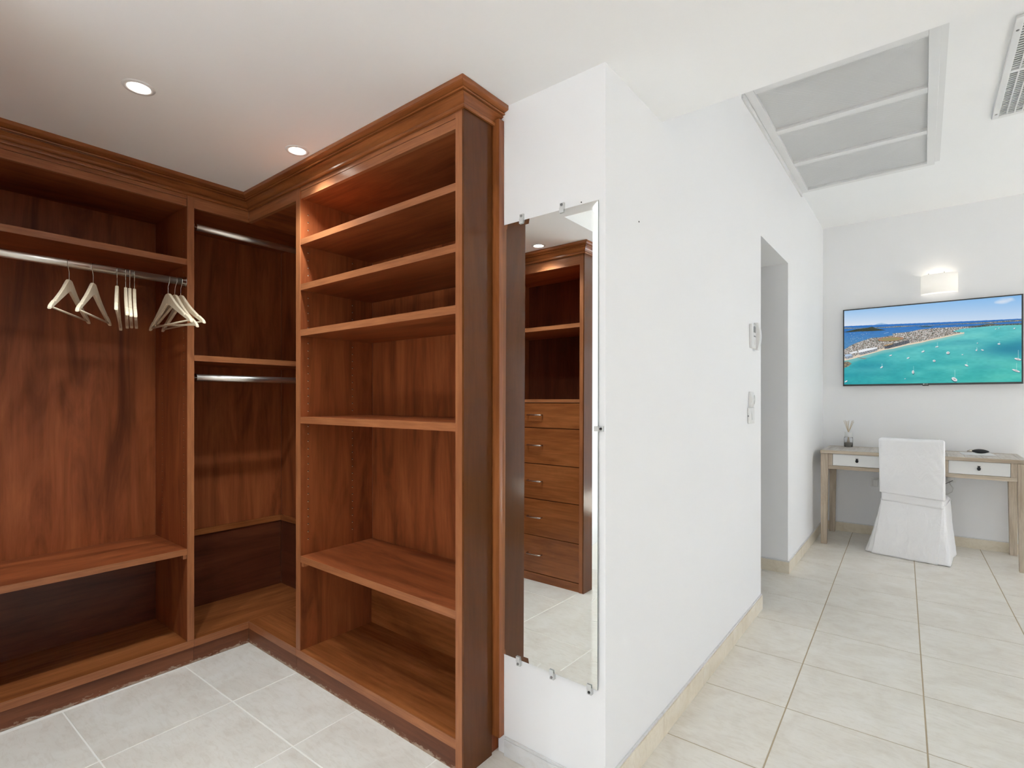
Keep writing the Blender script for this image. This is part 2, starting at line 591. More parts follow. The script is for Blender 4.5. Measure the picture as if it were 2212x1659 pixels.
def pegs(parent, name, pts, axis, sgn):
    """tiny shelf-pin holes with pale rims, too many to count"""
    mb = MB()
    for p in pts:
        prof = [(0.0035, 0.0), (0.0033, 0.0006 * sgn), (0.0, 0.0006 * sgn)]
        mb.lathe(prof, p, 8, axis)
    o = mb.build(name, M['dark'], parent)
    o['kind'] = 'stuff'
    mb = MB()
    for p in pts:
        q = (p[0] + (0.0008 * sgn if axis == 'x' else 0.0012), p[1] + (0.0008 * sgn if axis == 'y' else -0.0012), p[2] - 0.0022)
        mb.lathe([(0.0023, 0.0), (0.0, 0.0004 * sgn)], q, 6, axis)
    o = mb.build('pin_rims', M['pin'], parent)
    o['kind'] = 'stuff'


zs = [0.62 + 0.0352 * k for k in range(44)]
pegs(ua, 'peg_holes', [(x, YS0, z) for x in (XA - 0.045, XAB + 0.10) for z in zs if not 1.90 < z < 1.96], 'y', -1)

# ------------------------------------------------------------------ closet: corner unit
XS0, XS1 = -2.286, -2.252
uc = empty('corner_wardrobe', (-2.9, 1.4, 0), label='dark cherry corner wardrobe with two empty steel rods', cat='wardrobe')
box('back_panel', XAB - 0.02, XAB - G, YS1 + G, YBB, 0.545, 2.225, M['wood_z'], uc)
box('back_panel', XAB, XS0 - G, YBB + G, YBB + 0.02, 0.545, 2.225, M['wood_z'], uc)
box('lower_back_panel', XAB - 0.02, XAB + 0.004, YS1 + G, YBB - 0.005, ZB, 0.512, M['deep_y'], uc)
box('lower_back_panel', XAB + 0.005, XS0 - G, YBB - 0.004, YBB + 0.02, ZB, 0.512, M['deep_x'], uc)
box('cap_rail', XAB - 0.02, XAB + 0.012, YS1 + G, YBB - 0.013, 0.5125, 0.5445, M['solid_y'], uc)
box('cap_rail', XAB - 0.02, XS0 - G, YBB - 0.012, YBB + 0.02, 0.5125, 0.5445, M['solid_x'], uc)
MB().box(XAB, XA - 0.02, YS1 + G, YBB, 2.20, 2.225).box(XA - 0.02, XS0 - G, YB + 0.02, YBB, 2.20, 2.225).build('top_panel', M['wood_y'], uc)
s_ = box('shelf', XAB, XA - 0.004, YS1 + G, YBB - G, 1.459, 1.487, M['wood_y'], uc)
MB().box(XA - 0.0035, XA - 0.001, YS1 + G, YBB - G, 1.459, 1.487).build('edge_band', M['edge_y'], s_)
box('bottom_board', XAB - 0.02, XA - 0.002, YS1 + G, YBB, ZB - 0.034, ZB - G, M['solid_y'], uc)
box('bottom_board', XA - 0.0015, XS0 - G, YB + 0.002, YBB, ZB - 0.034, ZB - G, M['solid_x'], uc)
box('bottom_edge', XA - 0.0015, XA + 0.003, YS1 + G, YB - 0.003, ZB - 0.034, ZB - G, M['edge_y'], uc)
box('bottom_edge', XA - 0.001, XS0 - G, YB - 0.0025, YB + 0.0015, ZB - 0.034, ZB - G, M['edge_x'], uc)
box('kick_board', XA - 0.02, XA - 0.003, YS1 + G, YB + 0.0025, 0.0, ZB - 0.035, M['kick_y'], uc)
box('kick_board', XA - 0.0025, XS0 - G, YB + 0.003, YB + 0.02, 0.0, ZB - 0.035, M['kick_x'], uc)
box('top_rail', XA - 0.02, XA - 0.0015, YS1 + 0.002, YB + 0.0005, 2.198, 2.315, M['edge_y'], uc)
box('top_rail', XA - 0.001, XS0 - G, YB + 0.001, YB + 0.02, 2.198, 2.315, M['edge_x'], uc)
pegs(uc, 'peg_holes', [(x, YBB, z) for x in (-2.45,) for z in zs], 'y', -1)

# ------------------------------------------------------------------ closet: shelf unit
XE0, XE1, XP = -1.247, -1.2155, -1.2065
ub = empty('shelf_unit', (-1.75, YB, 0), label='tall cherry wood shelf unit with five shelves beside the mirror wall', cat='shelf unit')
box('side_panel', XS0, XS1, YB + 0.003, YBB, ZB, 2.30, M['wood_z'], ub)
box('stile', XS0 - 0.001, XS1 - 0.004, YB - 0.001, YB + 0.0025, ZB, 2.262, M['edge_z'], ub)
box('corner_bead', XS1 - 0.0035, XS1 + 0.001, YB - 0.0015, YB + 0.0025, ZB, 2.245, M['edge_z'], ub)
box('side_panel', XE0, XE1, YB + 0.003, YBB, 0.0, 2.30, M['wood_z'], ub)
box('stile', XE0 - 0.001, XE1 - 0.0005, YB - 0.002, YB + 0.0025, 0.0, 2.262, M['edge_z'], ub)
box('end_panel', XE1 + G, XP, YB - 0.004, 1.405, 0.0, 2.30, M['panel'], ub)
box('back_panel', XS1 + G, XE0 - G, YBB, YBB + 0.02, 0.53, 2.225, M['wood_z'], ub)
box('lower_back_panel', XS1 + G, XE0 - G, YBB - 0.006, YBB + 0.02, ZB, 0.522, M['solid_x'], ub)
box('top_panel', XS1 + G, XE0 - G, YB + 0.02, YBB - G, 2.20, 2.225, M['wood_x'], ub)
for z1, z0 in ((2.012, 1.985), (1.804, 1.776), (1.594, 1.565), (1.191, 1.162), (0.549, 0.520)):
    s_ = box('shelf', XS1 + 0.001, XE0 - 0.001, YB + 0.004, YBB - G, z0, z1, M['wood_x'], ub)
    MB().box(XS1 + 0.001, XE0 - 0.001, YB + 0.0008, YB + 0.0035, z0, z1).build('edge_band', M['edge_x'], s_)
box('bottom_board', XS0 + G, XE0 - G, YB + 0.002, YBB, ZB - 0.034, ZB - G, M['solid_x'], ub)
box('bottom_edge', XS0 + G, XE0 - G, YB - 0.002, YB + 0.0015, ZB - 0.034, ZB - G, M['edge_x'], ub)
box('kick_board', XS0 + G, XE0 - G, YB + 0.003, YB + 0.02, 0.0, ZB - 0.035, M['kick_x'], ub)
box('top_rail', XS1 + 0.001, XE0 - 0.0015, YB + 0.0035, YB + 0.02, 2.198, 2.232, M['edge_x'], ub)
box('frieze', XS1 + 0.001, XE0 - 0.0015, YB + 0.0012, YB + 0.02, 2.2335, 2.315, M['edge_x'], ub)
box('support_block', XS1 + 0.001, XS1 + 0.018, YB + 0.006, YB + 0.03, 0.50, 0.5195, M['edge_z'], ub)
pegs(ub, 'peg_holes', [(XS1, y, z) for y in (1.305, 1.545) for z in zs if all(abs(z - s) > 0.02 for s in (2.0, 1.79, 1.58, 1.176))], 'x', 1)
box('scribe_strip', -1.217, -1.178, 1.412, YM - 0.001, 0.068, 2.27, M['solid_z'], ub)


# crown moulding: mitred runs with a stepped cove profile
prof = [(0.0, 2.250), (0.15, 2.250), (0.18, 2.254), (0.18, 2.2605), (0.15, 2.2625), (0.05, 2.2625), (0.05, 2.266), (0.12, 2.2715), (0.22, 2.277), (0.34, 2.2815), (0.48, 2.285), (0.54, 2.286),
        (0.46, 2.2895), (0.47, 2.2915), (0.64, 2.2905), (0.68, 2.293), (0.66, 2.2965), (0.58, 2.2985), (0.72, 2.3005), (0.84, 2.302), (0.93, 2.303), (1.0, 2.3050), (1.0, H - 0.0005), (0.0, H - 0.0005)]


def crown_run(name, A, B, mat, parent):
    """A, B: functions t -> (x, y) giving the two mitre ends"""
    vs = [(*A(t), z) for t, z in prof] + [(*B(t), z) for t, z in prof]
    n = len(prof)
    fs = [(i, (i + 1) % n, n + (i + 1) % n, n + i) for i in range(n)] + [tuple(range(n)), tuple(reversed(range(n, 2 * n)))]
    return MB().add(vs, fs).build(name, mat, parent)


ca, cb_, ce = 0.074, 0.058, 0.048
cr = empty('crown_moulding', (XA, YB, H), label='stepped cherry crown moulding running along the closet ceiling', cat='moulding')
crown_run('crown_length', lambda t: (XA + 0.002 + ca * t, YA0), lambda t: (XA + 0.002 + ca * t, YB - 0.0025 - cb_ * t), M['solid_y'], cr)
crown_run('crown_length', lambda t: (XA + 0.0025 + ca * t, YB - 0.003 - cb_ * t), lambda t: (XP + 0.0005 + ce * t, YB - 0.003 - cb_ * t), M['solid_x'], cr)
crown_run('crown_return', lambda t: (XP + 0.001 + ce * t, YB - 0.003 - cb_ * t), lambda t: (XP + 0.001 + ce * t, YM - 0.001), M['solid_y'], cr)

# ------------------------------------------------------------------ drawer unit behind the viewer (seen in the mirror)
DX0, DX1 = -2.52, -1.785
ud = empty('drawer_unit', (-2.15, YTW, 0), label='cherry wood drawer tower with five drawers reflected in the mirror', cat='drawer unit')
yb = YTW - 0.43
box('side_panel', DX0 - 0.03, DX0, yb, YTW - 0.003, 0, 2.30, M['wood_z'], ud)
box('side_panel', DX1, DX1 + 0.024, yb, YTW - 0.003, 0, 2.30, M['wood_z'], ud)
box('stile', DX0 - 0.03, DX0 + 0.001, YTW - 0.0025, YTW + 0.001, 0, 2.262, M['edge_z'], ud)
box('stile', DX1 - 0.003, DX1 + 0.0245, YTW - 0.0025, YTW + 0.001, 0, 2.262, M['edge_z'], ud)
box('end_panel', DX1 + 0.025, DX1 + 0.033, yb, YTW + 0.002, 0, 2.30, M['panel'], ud)
box('back_panel', DX0 + G, DX1 - G, yb - 0.01, yb + 0.01, 0.06, 2.225, M['deep_z'], ud)  # dark wood puts the shade inside the tower into the panel colour
box('top_panel', DX0 + G, DX1 - G, yb + 0.011, YTW - 0.02, 2.20, 2.225, M['wood_x'], ud)
box('top_rail', DX0 + 0.0015, DX1 - 0.0035, YTW - 0.02, YTW - 0.002, 2.185, 2.315, M['edge_x'], ud)
for z1, z0 in ((1.795, 1.767), (1.285, 1.262)):
    s_ = box('shelf', DX0 + G, DX1 - G, yb + 0.011, YTW - 0.006, z0, z1, M['wood_x'], ud)
    MB().box(DX0 + 0.001, DX1 - 0.001, YTW - 0.0055, YTW - 0.003, z0, z1).build('edge_band', M['edge_x'], s_)
zz = [1.259, 1.083, 0.829, 0.58, 0.32, 0.058]
for a, b in zip(zz[:-1], zz[1:]):
    d_ = box('drawer', DX0 + 0.004, DX1 - 0.006, YTW - 0.4, YTW - 0.0035, b + 0.003, a - 0.002, M['solid_x'], ud)
    zc = b + (a - b) * 0.52
    mb = MB().tube([(-2.21, YTW - 0.0034, zc), (-2.21, YTW + 0.018, zc), (-2.204, YTW + 0.026, zc), (-2.15, YTW + 0.028, zc), (-2.096, YTW + 0.026, zc), (-2.09, YTW + 0.018, zc), (-2.09, YTW - 0.0034, zc)], 0.0048, 8)
    mb.build('handle', M['nickel'], d_)
box('kick_board', DX0 + G, DX1 - G, YTW - 0.03, YTW - 0.004, 0, 0.056, M['solid_x'], ud)
crown_run('crown_length', lambda t: (DX0 - 0.03, YTW + 0.0025 + 0.058 * t), lambda t: (DX1 + 0.034 + 0.048 * t, YTW + 0.0025 + 0.058 * t), M['solid_x'], ud)
crown_run('crown_return', lambda t: (DX1 + 0.0345 + 0.048 * t, YTW + 0.002 + 0.058 * t), lambda t: (DX1 + 0.0345 + 0.048 * t, -0.55), M['solid_y'], ud)


# ------------------------------------------------------------------ rods
def rod(x, y0, y1, z, r, label, mat):
    root = empty('clothes_rod', (x, y0, z), label=label, cat='rod', group='steel clothes rods in the closet')
    MB().tube([(x, y0 + 0.004, z), (x, y1 - 0.004, z)], r, 28).build('rod_tube', mat, root)
    for y, s in ((y0, 1), (y1, -1)):
        MB().lathe([(0, 0), (r + 0.008, 0), (r + 0.008, 0.003 * s), (r + 0.004, 0.004 * s), (r + 0.003, 0.016 * s), (r + 0.0003, 0.016 * s)], (x, y, z), 28, 'y').build('rod_socket', M['chrome'], root)


XR1, ZR1, RR = -2.785, 1.837, 0.0165
rod(XR1, YA0 + G, YS0 - G, ZR1, RR, 'bright steel clothes rod carrying the pale hangers', M['rod'])
rod(-2.785, YS1 + G, YBB - G, 2.115, RR, 'upper empty steel rod under the crown in the corner', M['rod'])
rod(-2.785, YS1 + G, YBB - G, 1.379, RR, 'lower empty steel rod below the corner shelf', M['rod'])


# ------------------------------------------------------------------ hangers
def hanger_body():
    """contoured wooden hanger, x along the arms, z = 0 at the neck top"""
    xs = [0, .008, .014, .020, .028, .040, .055, .070, .085, .100, .115, .132, .150, .160, .1605, .166, .170, .171, .185, .200, .210, .215]
    up = [0, 0, -.001, -.004, -.0105, -.0205, -.034, -.0465, -.058, -.069, -.079, -.0905, -.1025, -.1085, -.1125, -.1155, -.118, -.1135, -.1215, -.131, -.139, -.147]
    lo = [-.049, -.052, -.0545, -.057, -.061, -.067, -.075, -.083, -.091, -.0985, -.106, -.115, -.124, -.129, -.1292, -.132, -.134, -.1345, -.1415, -.149, -.153, -.1545]
    th = 0.0060
    pts = [(-x, u, l) for x, u, l in reversed(list(zip(xs, up, lo)))] + [(x, u, l) for x, u, l in list(zip(xs, up, lo))[1:]]
    mb = MB()
    vs, fs = [], []
    e = 0.0022
    for x, u, l in pts:
        yc = 0.006 * (abs(x) / 0.215) ** 1.7
        for y, z in ((-th + e, u), (th - e, u), (th, u - e), (th, l + e), (th - e, l), (-th + e, l), (-th, l + e), (-th, u - e)):
            vs.append((x, y + yc, z))
    n = len(pts)
    for i in range(n - 1):
        for k in range(8):
            a, b = i * 8 + k, i * 8 + (k + 1) % 8
            fs.append((a, b, b + 8, a + 8))
    fs += [tuple(reversed(range(8))), tuple(range((n - 1) * 8, n * 8))]
    return mb.add(vs, fs)


def hook_mesh(r):
    pts = [(0, 0, -0.012), (0, 0, 0.02), (0.0, 0, 0.034)]
    c = 0.0672          # rod axis above neck top
    R = r + 0.0022
    pts += [(0.006, 0, 0.042), (0.0135, 0, c - 0.013)]
    for k in range(0, 13):
        a = math.radians(-20 + k * 17)
        pts.append((R * math.cos(a), 0, c + R * math.sin(a)))
    return MB().tube(pts, 0.0016, 8)


hl = ['pale wooden hanger hanging apart at the free end of the row', 'pale wooden hanger hanging second from the free end',
      'pale wooden hanger turned edge-on, apart from three touching ones', 'pale edge-on wooden hanger in the touching trio, next to the single one',
      'pale edge-on wooden hanger in the middle of the touching trio', 'pale edge-on wooden hanger in the touching trio, next to the bunched ones',
      'pale wooden hanger in front of the overlapping bunch by the upright', 'pale wooden hanger in the middle of the overlapping bunch, hanging lowest',
      'pale wooden hanger of the overlapping bunch closest to the upright']
#         y     yaw   roll
hang = [(.543, -28, 0), (.623, -27.5, 0), (.707, -16.5, 5), (.738, -15, 1), (.7535, -15.5, 0), (.771, -16, 0), (.904, 4, 1), (.934, 5, -4), (.957, 4, 1)]
proto = None
for (y, yaw, roll), lab in zip(hang, hl):
    if proto is None:
        h = empty('coat_hanger', (0, 0, 0), cat='hanger', group='pale wooden hangers on the steel rod')
        hanger_body().build('hanger_body', M['hanger'], h, local=True)
        MB().tube([(-.197, .0050, -.1435), (.197, .0050, -.1435)], .0042, 10).build('trouser_bar', M['hanger'], h, local=True)
        hook_mesh(RR).build('hook', M['chrome'], h, local=True)
        proto = h
    else:
        h = copy_tree(proto)
    h['label'] = lab
    zr = math.radians(yaw)
    rl = math.radians(roll)
    m = Matrix.Translation((XR1, y, ZR1)) @ Matrix.Rotation(zr, 4, 'Z') @ Matrix.Rotation(-rl, 4, 'Y') @ Matrix.Translation((0, 0, -0.0672))
    h.matrix_world = m

# ------------------------------------------------------------------ mirror
mx0, mx1, mz0, mz1 = on_y(1084.5, 1000, YM)[0], on_y(1294, 1000, YM)[0], on_y(1190, 1450, YM)[2], 1.895
mz0 = 0.364
mr = empty('wall_mirror', (mx0 / 2 + mx1 / 2, YM - 0.0015, mz0), label='tall frameless wall mirror held to the white wall by clear clips', cat='mirror')
bw = 0.0185
tilt = math.radians(0.2)
mw, mh = (mx1 - mx0) / 2, mz1 - mz0


def mir(x, z, d):
    """local mirror point: d metres off the wall, mirror leaning so that its foot stands further out"""
    return (x, -d - (mh - z) * math.tan(tilt), z)


fr = [(-mw, 0), (mw, 0), (mw, mh), (-mw, mh)]
inn = [(-mw + bw, bw), (mw - bw, bw), (mw - bw, mh - bw), (-mw + bw, mh - bw)]
v_in = [mir(x, z, .006) for x, z in inn]
v_out = [mir(x, z, .0040) for x, z in fr]
v_bk = [mir(x, z, .0005) for x, z in fr]
MB().add(v_in, [(0, 1, 2, 3)]).build('mirror_glass', M['mirror'], mr, local=True)
MB().add(v_in + v_out, [(i, (i + 1) % 4, 4 + (i + 1) % 4, 4 + i) for i in range(4)]).build('bevelled_border', M['mirror'], mr, local=True)
MB().add(v_out + v_bk, [(i, (i + 1) % 4, 4 + (i + 1) % 4, 4 + i) for i in range(4)] + [(4, 5, 6, 7)]).build('glass_edge', M['mirror_edge'], mr, local=True)
for u, v, side in ((1129, 473, 't'), (1216, 449, 't'), (1124, 1424, 'b'), (1196, 1454, 'b'), (1277, 1487, 'b'), (1296, 926, 'r')):
    p = on_y(u, v, YM)
    x, z = p[0] - mr.location.x, p[2] - mr.location.z
    if side == 't': z = mh
    if side == 'b': z = 0
    if side == 'r': x = mw
    yo = mir(x, z, .0065)[1]
    mb = MB()
    if side == 't': mb.box(x - .008, x + .008, yo - .0025, yo, z - .011, z + .006).box(x - .008, x + .008, yo, .001, z + .0005, z + .022)
    if side == 'b': mb.box(x - .008, x + .008, yo - .0025, yo, z - .006, z + .011).box(x - .008, x + .008, yo, .001, z - .022, z - .0005)
    if side == 'r': mb.box(x - .011, x + .006, yo - .0025, yo, z - .008, z + .008).box(x + .0005, x + .018, yo, .001, z - .008, z + .008)
    c_ = mb.build('mirror_clip', M['clear'], mr, local=True)
    dx, dz = {'t': (0, .015), 'b': (0, -.014), 'r': (.012, 0)}[side]
    mk = M['black'] if (u in (1277, 1296)) else M['grey_plastic']
    MB().lathe([(.0045, 0), (.0042, -.0022), (0, -.0028)], (x + dx, yo - .0002, z + dz), 12, 'y').build('screw', mk, c_, local=True)
p = on_y(1256, 437, YM)
tag(MB().lathe([(.0022, .0), (.002, -.0015), (0, -.002)], (0, 0, 0), 10, 'y').build('wall_screw', M['black'], loc=(p[0], YM - .0002, p[2]), local=True),
    'tiny dark screw in the white wall above the mirror', 'screw')


p = on_x(1380, 479, W)
tag(MB().lathe([(.0028, .0), (.0025, .0012), (0, .0018)], (0, 0, 0), 10, 'x').build('wall_nail', M['black'], loc=(W + .0002, p[1], p[2]), local=True),
    'tiny dark nail head alone in the white corridor wall', 'nail')

# ------------------------------------------------------------------ downlights
def downlight(x, y, label, power):
    root = empty('downlight', (x, y, H), label=label, cat='ceiling light', group='recessed ceiling spots over the closet')
    MB().lathe([(.032, -.0005), (.034, -.004), (.046, -.003), (.0475, -.0003)], (0, 0, 0), 40).build('trim_ring', M['white_metal'], root, local=True)
    MB().lathe([(0.0325, -.0012), (.02, -.0042), (0, -.0055)], (0, 0, 0), 32).build('lens', M['lamp'], root, local=True)
    d = bpy.data.lights.new('downlight_beam', 'SPOT')
    d.energy = power
    d.color = (0.86, 0.96, 1.0)
    d.spot_size = math.radians(125)
    d.spot_blend = 0.8
    d.shadow_soft_size = 0.03
    o = bpy.data.objects.new('downlight_beam', d)
    o.location = (0, 0, -0.022)
    o.parent = root
    col.objects.link(o)


downlight(-2.062, .583, 'bright recessed spot in the ceiling facing the hanging wardrobe', 34)
downlight(-2.062, 1.145, 'bright recessed spot close to the crown of the shelf unit', 34)
downlight(-2.03, .02, 'recessed spot above the drawer tower, seen in the mirror', 34)

# ------------------------------------------------------------------ ceiling return-air grille
gr = empty('return_air_grille', (-.35, 3.86, HC), label='large white ceiling grille with three expanded metal panels', cat='grille')
gx0, gx1 = -.716, .022
bays = [(3.045, 3.545), (3.605, 4.11), (4.165, 4.69)]
zf0, zf1 = HC - 0.022, HC - 0.0005
yend = 4.735
mb = MB().box(W + .012, gx0, 2.98, yend, zf0, zf1)
mb.build('frame_bar', M['white_metal'], gr, bevel=.001)
MB().box(gx1, .066, 2.98, yend, zf0, zf1).build('frame_bar', M['white_metal'], gr, bevel=.001)
for a, b in ((2.98, 3.045), (3.545, 3.605), (4.11, 4.165), (4.69, yend)):
    MB().box(gx0 + G, gx1 - G, a, b, zf0, zf1).build('cross_bar', M['white_metal'], gr, bevel=.001)
MB().box(.0665, .094, 2.98, yend, HC - .004, HC - .0005).build('outer_trim', M['white_metal'], gr)
MB().box(W + .001, W + .011, 2.98, yend, HC - .05, HC - .0005).build('wall_trim', M['white_metal'], gr)
for a, b in bays:
    MB().box(gx0, gx1, a, b, HC - .002, HC - .0008).build('filter_backing', M['filter'], gr)
    mb = MB()
    w_, h_ = gx1 - gx0, b - a
    pitch, t = 0.0125, 0.0021
    for sgn in (1, -1):
        zo = HC - .011 - .0012 * sgn
        s = -h_
        while s < w_:
            # line x = s + y (or mirrored), clipped to the rectangle
            y0, y1 = max(0, -s), min(h_, w_ - s)
            if y1 > y0 + .002:
                X0, X1 = s + y0, s + y1
                q = [(X0 - t, y0), (X0 + t, y0), (X1 + t, y1), (X1 - t, y1)]
                if sgn < 0: q = [(w_ - x_, y_) for x_, y_ in q]
                mb.add([(gx0 + min(max(x_, 0), w_), a + y_, zo) for x_, y_ in q], [(0, 1, 2, 3)])
            s += pitch
    m_ = mb.build('expanded_metal', M['grey_metal'], gr)
    m_['kind'] = 'stuff'

# ------------------------------------------------------------------ ceiling supply vent
ve = empty('supply_vent', (.48, 3.67, HC), label='white louvred air vent in the high ceiling', cat='vent')
vx0, vx1, vy0, vy1 = .322, .64, 3.16, 4.215
MB().box(vx0 + .028, vx1 - .028, vy0 + .03, vy1 - .03, HC - .0030, HC - .0008).build('duct_opening', M['duct'], ve)
for d in ((vx0, vx0 + .03, vy0, vy1), (vx1 - .03, vx1, vy0, vy1)):
    MB().box(*d, HC - .016, HC - .0005).build('vent_frame', M['white_metal'], ve, bevel=.003)
for d in ((vy0, vy0 + .032), (3.645, 3.672), (vy1 - .032, vy1)):
    MB().box(vx0 + .0305, vx1 - .0305, *d, HC - .0155, HC - .0005).build('vent_frame', M['white_metal'], ve)
x = vx0 + .060
while x < vx1 - .035:
    for a, b in ((vy0 + .0325, 3.6445), (3.6725, vy1 - .0325)):
        MB().box(x, x + .006, a, b, HC - .015, HC - .009).build('louvre', M['white_metal'], ve)
    x += .0335
mb = MB()
for a, b in ((vy0 + .034, 3.643), (3.674, vy1 - .034)):
    y = a + .004
    while y < b - .006:
        mb.box(vx0 + .031, vx1 - .031, y, y + .0085, HC - .0088, HC - .0045)
        y += .0225
mb.build('rear_blades', M['white_metal'], ve)
for x, y in ((vx0 + .015, vy0 + .1), (vx0 + .015, vy1 - .07), (vx1 - .015, vy1 - .07)):
    MB().lathe([(.0065, 0), (.006, -.0022), (0, -.003)], (x, y, HC - .0162), 12).build('screw', M['grey_plastic'], ve)

# ------------------------------------------------------------------ wall phone, holder and switch on the corridor wall
ip = empty('intercom_phone', (W, 3.21, 1.57), label='white intercom phone with handset on the corridor wall by the opening', cat='intercom')
box('base_unit', W + .0005, W + .018, 3.14, 3.222, 1.566, 1.702, M['plastic'], ip, bevel=.004)
box('display', W + .0175, W + .0192, 3.163, 3.207, 1.655, 1.688, M['grey_plastic'], ip)
box('button', W + .0175, W + .0195, 3.170, 3.205, 1.630, 1.637, M['grey_plastic'], ip)
box('button', W + .0175, W + .0190, 3.176, 3.198, 1.690, 1.6935, M['grey_plastic'], ip)
MB().lathe([(.014, 0), (.0135, .001), (0, .001)], (W + .0178, 3.188, 1.598), 16, 'x').build('speaker', M['plastic'], ip)
mb = MB()
pts = []
n = 14
vs, fs = [], []
for k in range(n + 1):
    f_ = k / n
    z = 1.560 + .158 * f_
    dep = .022 + .012 * math.sin(math.pi * f_)
    for (x_, y_) in ((W + .004, 3.234), (W + dep, 3.236), (W + dep + .003, 3.242), (W + dep + .003, 3.268), (W + dep, 3.274), (W + .004, 3.277)):
        vs.append((x_, y_, z))
for k in range(n):
    for j in range(6):
        a, b = k * 6 + j, k * 6 + (j + 1) % 6
        fs.append((a, b, b + 6, a + 6))
fs += [tuple(range(6)), tuple(range(n * 6, n * 6 + 6))]
mb.add(vs, fs).build('handset', M['plastic'], ip)
box('cradle', W + .0005, W + .006, 3.2225, 3.231, 1.58, 1.69, M['plastic'], ip)

rh = empty('remote_holder', (W, 3.16, 1.235), label='small curved white holder on the wall above the light switch', cat='holder')
vs, fs = [], []
n = 10
for k in range(n + 1):
    f_ = k / n
    z = 1.229 + .087 * f_
    dep = .006 + .016 * math.sin(math.pi * (.08 + .84 * f_))
    for x_, y_ in ((W + .0005, 3.128), (W + dep * .8, 3.128), (W + dep, 3.136), (W + dep, 3.190), (W + dep * .8, 3.197), (W + .0005, 3.197)):
        vs.append((x_, y_, z))
for k in range(n):
    for j in range(6):
        a, b = k * 6 + j, k * 6 + (j + 1) % 6
        fs.append((a, b, b + 6, a + 6))
fs += [tuple(range(6)), tuple(range(n * 6, n * 6 + 6))]
MB().add(vs, fs).build('shell', M['plastic'], rh)
mb = MB()
for k in range(7): mb.box(W + .0205, W + .0222, 3.160, 3.166, 1.250 + k * .007, 1.253 + k * .007)
mb.build('embossed_marks', M['grey_plastic'], rh)

sw = empty('light_switch', (W, 3.15, 1.135), label='white light switch plate below the curved holder', cat='switch')
box('switch_plate', W + .0005, W + .011, 3.102, 3.215, 1.136, 1.2265, M['plastic'], sw, bevel=.004)
MB().add([(W + .0108, 3.150, 1.156), (W + .0108, 3.196, 1.156), (W + .0108, 3.196, 1.208), (W + .0108, 3.150, 1.208),
          (W + .0165, 3.150, 1.156), (W + .0165, 3.196, 1.156), (W + .0112, 3.196, 1.208), (W + .0112, 3.150, 1.208)],
         [(0, 3, 2, 1), (4, 5, 6, 7), (0, 1, 5, 4), (2, 3, 7, 6), (1, 2, 6, 5), (3, 0, 4, 7)]).build('rocker', M['plastic'], sw)
box('indicator', W + .002, W + .008, 3.1005, 3.1022, 1.175, 1.183, M['grey_plastic'], sw)

# ------------------------------------------------------------------ wall sconce
sx, sz0, sz1, sr = .113, 2.207, 2.371, .127
sc = empty('wall_sconce', (sx, YT, sz0), label='half-round white wall lamp glowing above the television', cat='wall lamp')
N = 28


def arc(r, d):
    return [(sx - r * math.cos(math.pi * k / N), YT - .002 - d * math.sin(math.pi * k / N) ** .7) for k in range(N + 1)]


o_, i_ = arc(sr, .10), arc(sr - .004, .096)
vs = [(*p, z) for z in (sz0, sz1) for p in o_] + [(*p, z) for z in (sz0, sz1) for p in i_]
K = N + 1
fs = []
for k in range(N):
    fs += [(k, k + 1, K + k + 1, K + k), (2 * K + k, 3 * K + k, 3 * K + k + 1, 2 * K + k + 1), (k, 2 * K + k, 2 * K + k + 1, k + 1), (K + k, K + k + 1, 3 * K + k + 1, 3 * K + k)]
MB().add(vs, fs, True).build('lamp_shade', M['shade'], sc)
vs = [(*p, sz0 + .004) for p in arc(sr - .0045, .0955)]
MB().add(vs, [tuple(range(len(vs)))]).build('diffuser', emit('sconce_diffuser', (1, .95, .86, 1), 1.3), sc)
box('back_plate', sx - .05, sx + .05, YT - .012, YT - .0005, sz0 + .03, sz1 - .03, M['white_metal'], sc)
MB().lathe([(0, -.03), (.016, -.022), (.022, 0), (.016, .02), (.008, .035), (0, .038)], (sx - .02, YT - .05, sz0 + .085), 16).build('bulb', M['bulb'], sc)
for dx, dz in ((-.072, .020), (.035, .022)):
    MB().lathe([(.004, 0), (.0035, -.002), (0, -.0025)], (sx + dx, YT - .0005, sz1 + dz), 10, 'y').build('wall_screw', M['grey_plastic'], sc)
pl = bpy.data.lights.new('sconce_light', 'POINT')
pl.energy = 0.28
pl.color = (1, .88, .70)
pl.shadow_soft_size = .02
po = bpy.data.objects.new('sconce_light', pl)
po.location = (sx - .02 - sc.location.x, -.05, .135)
po.parent = sc
col.objects.link(po)

# ------------------------------------------------------------------ television
YS = YT - 0.045
tx0, tx1 = on_y(1821, 750, YS)[0], on_y(2210.5, 750, YS)[0]
tz1 = (on_y(1821, 668, YS)[2] + on_y(2211, 636.5, YS)[2]) / 2
tz0 = (on_y(1821, 833.2, YS)[2] + on_y(2211, 830, YS)[2]) / 2
tv = empty('television', ((tx0 + tx1) / 2, YT, tz0), label='wall mounted flat television showing an aerial view of a turquoise bay', cat='television')
bz, bzb = .010, .016
box('casing', tx0, tx1, YS + .004, YT - .012, tz0, tz1, M['bezel'], tv)
box('wall_mount', (tx0 + tx1) / 2 - .2, (tx0 + tx1) / 2 + .2, YT - .012 + G, YT - .0005, tz0 + .2, tz1 - .2, M['black'], tv)
MB().box(tx0, tx1, YS - .001, YS + .004 - G, tz1 - bz, tz1).box(tx0, tx1, YS - .001, YS + .004 - G, tz0, tz0 + bzb).box(tx0, tx0 + bz, YS - .001, YS + .004 - G, tz0 + bzb, tz1 - bz).box(tx1 - bz, tx1, YS - .001, YS + .004 - G, tz0 + bzb, tz1 - bz).build('bezel', M['bezel'], tv)
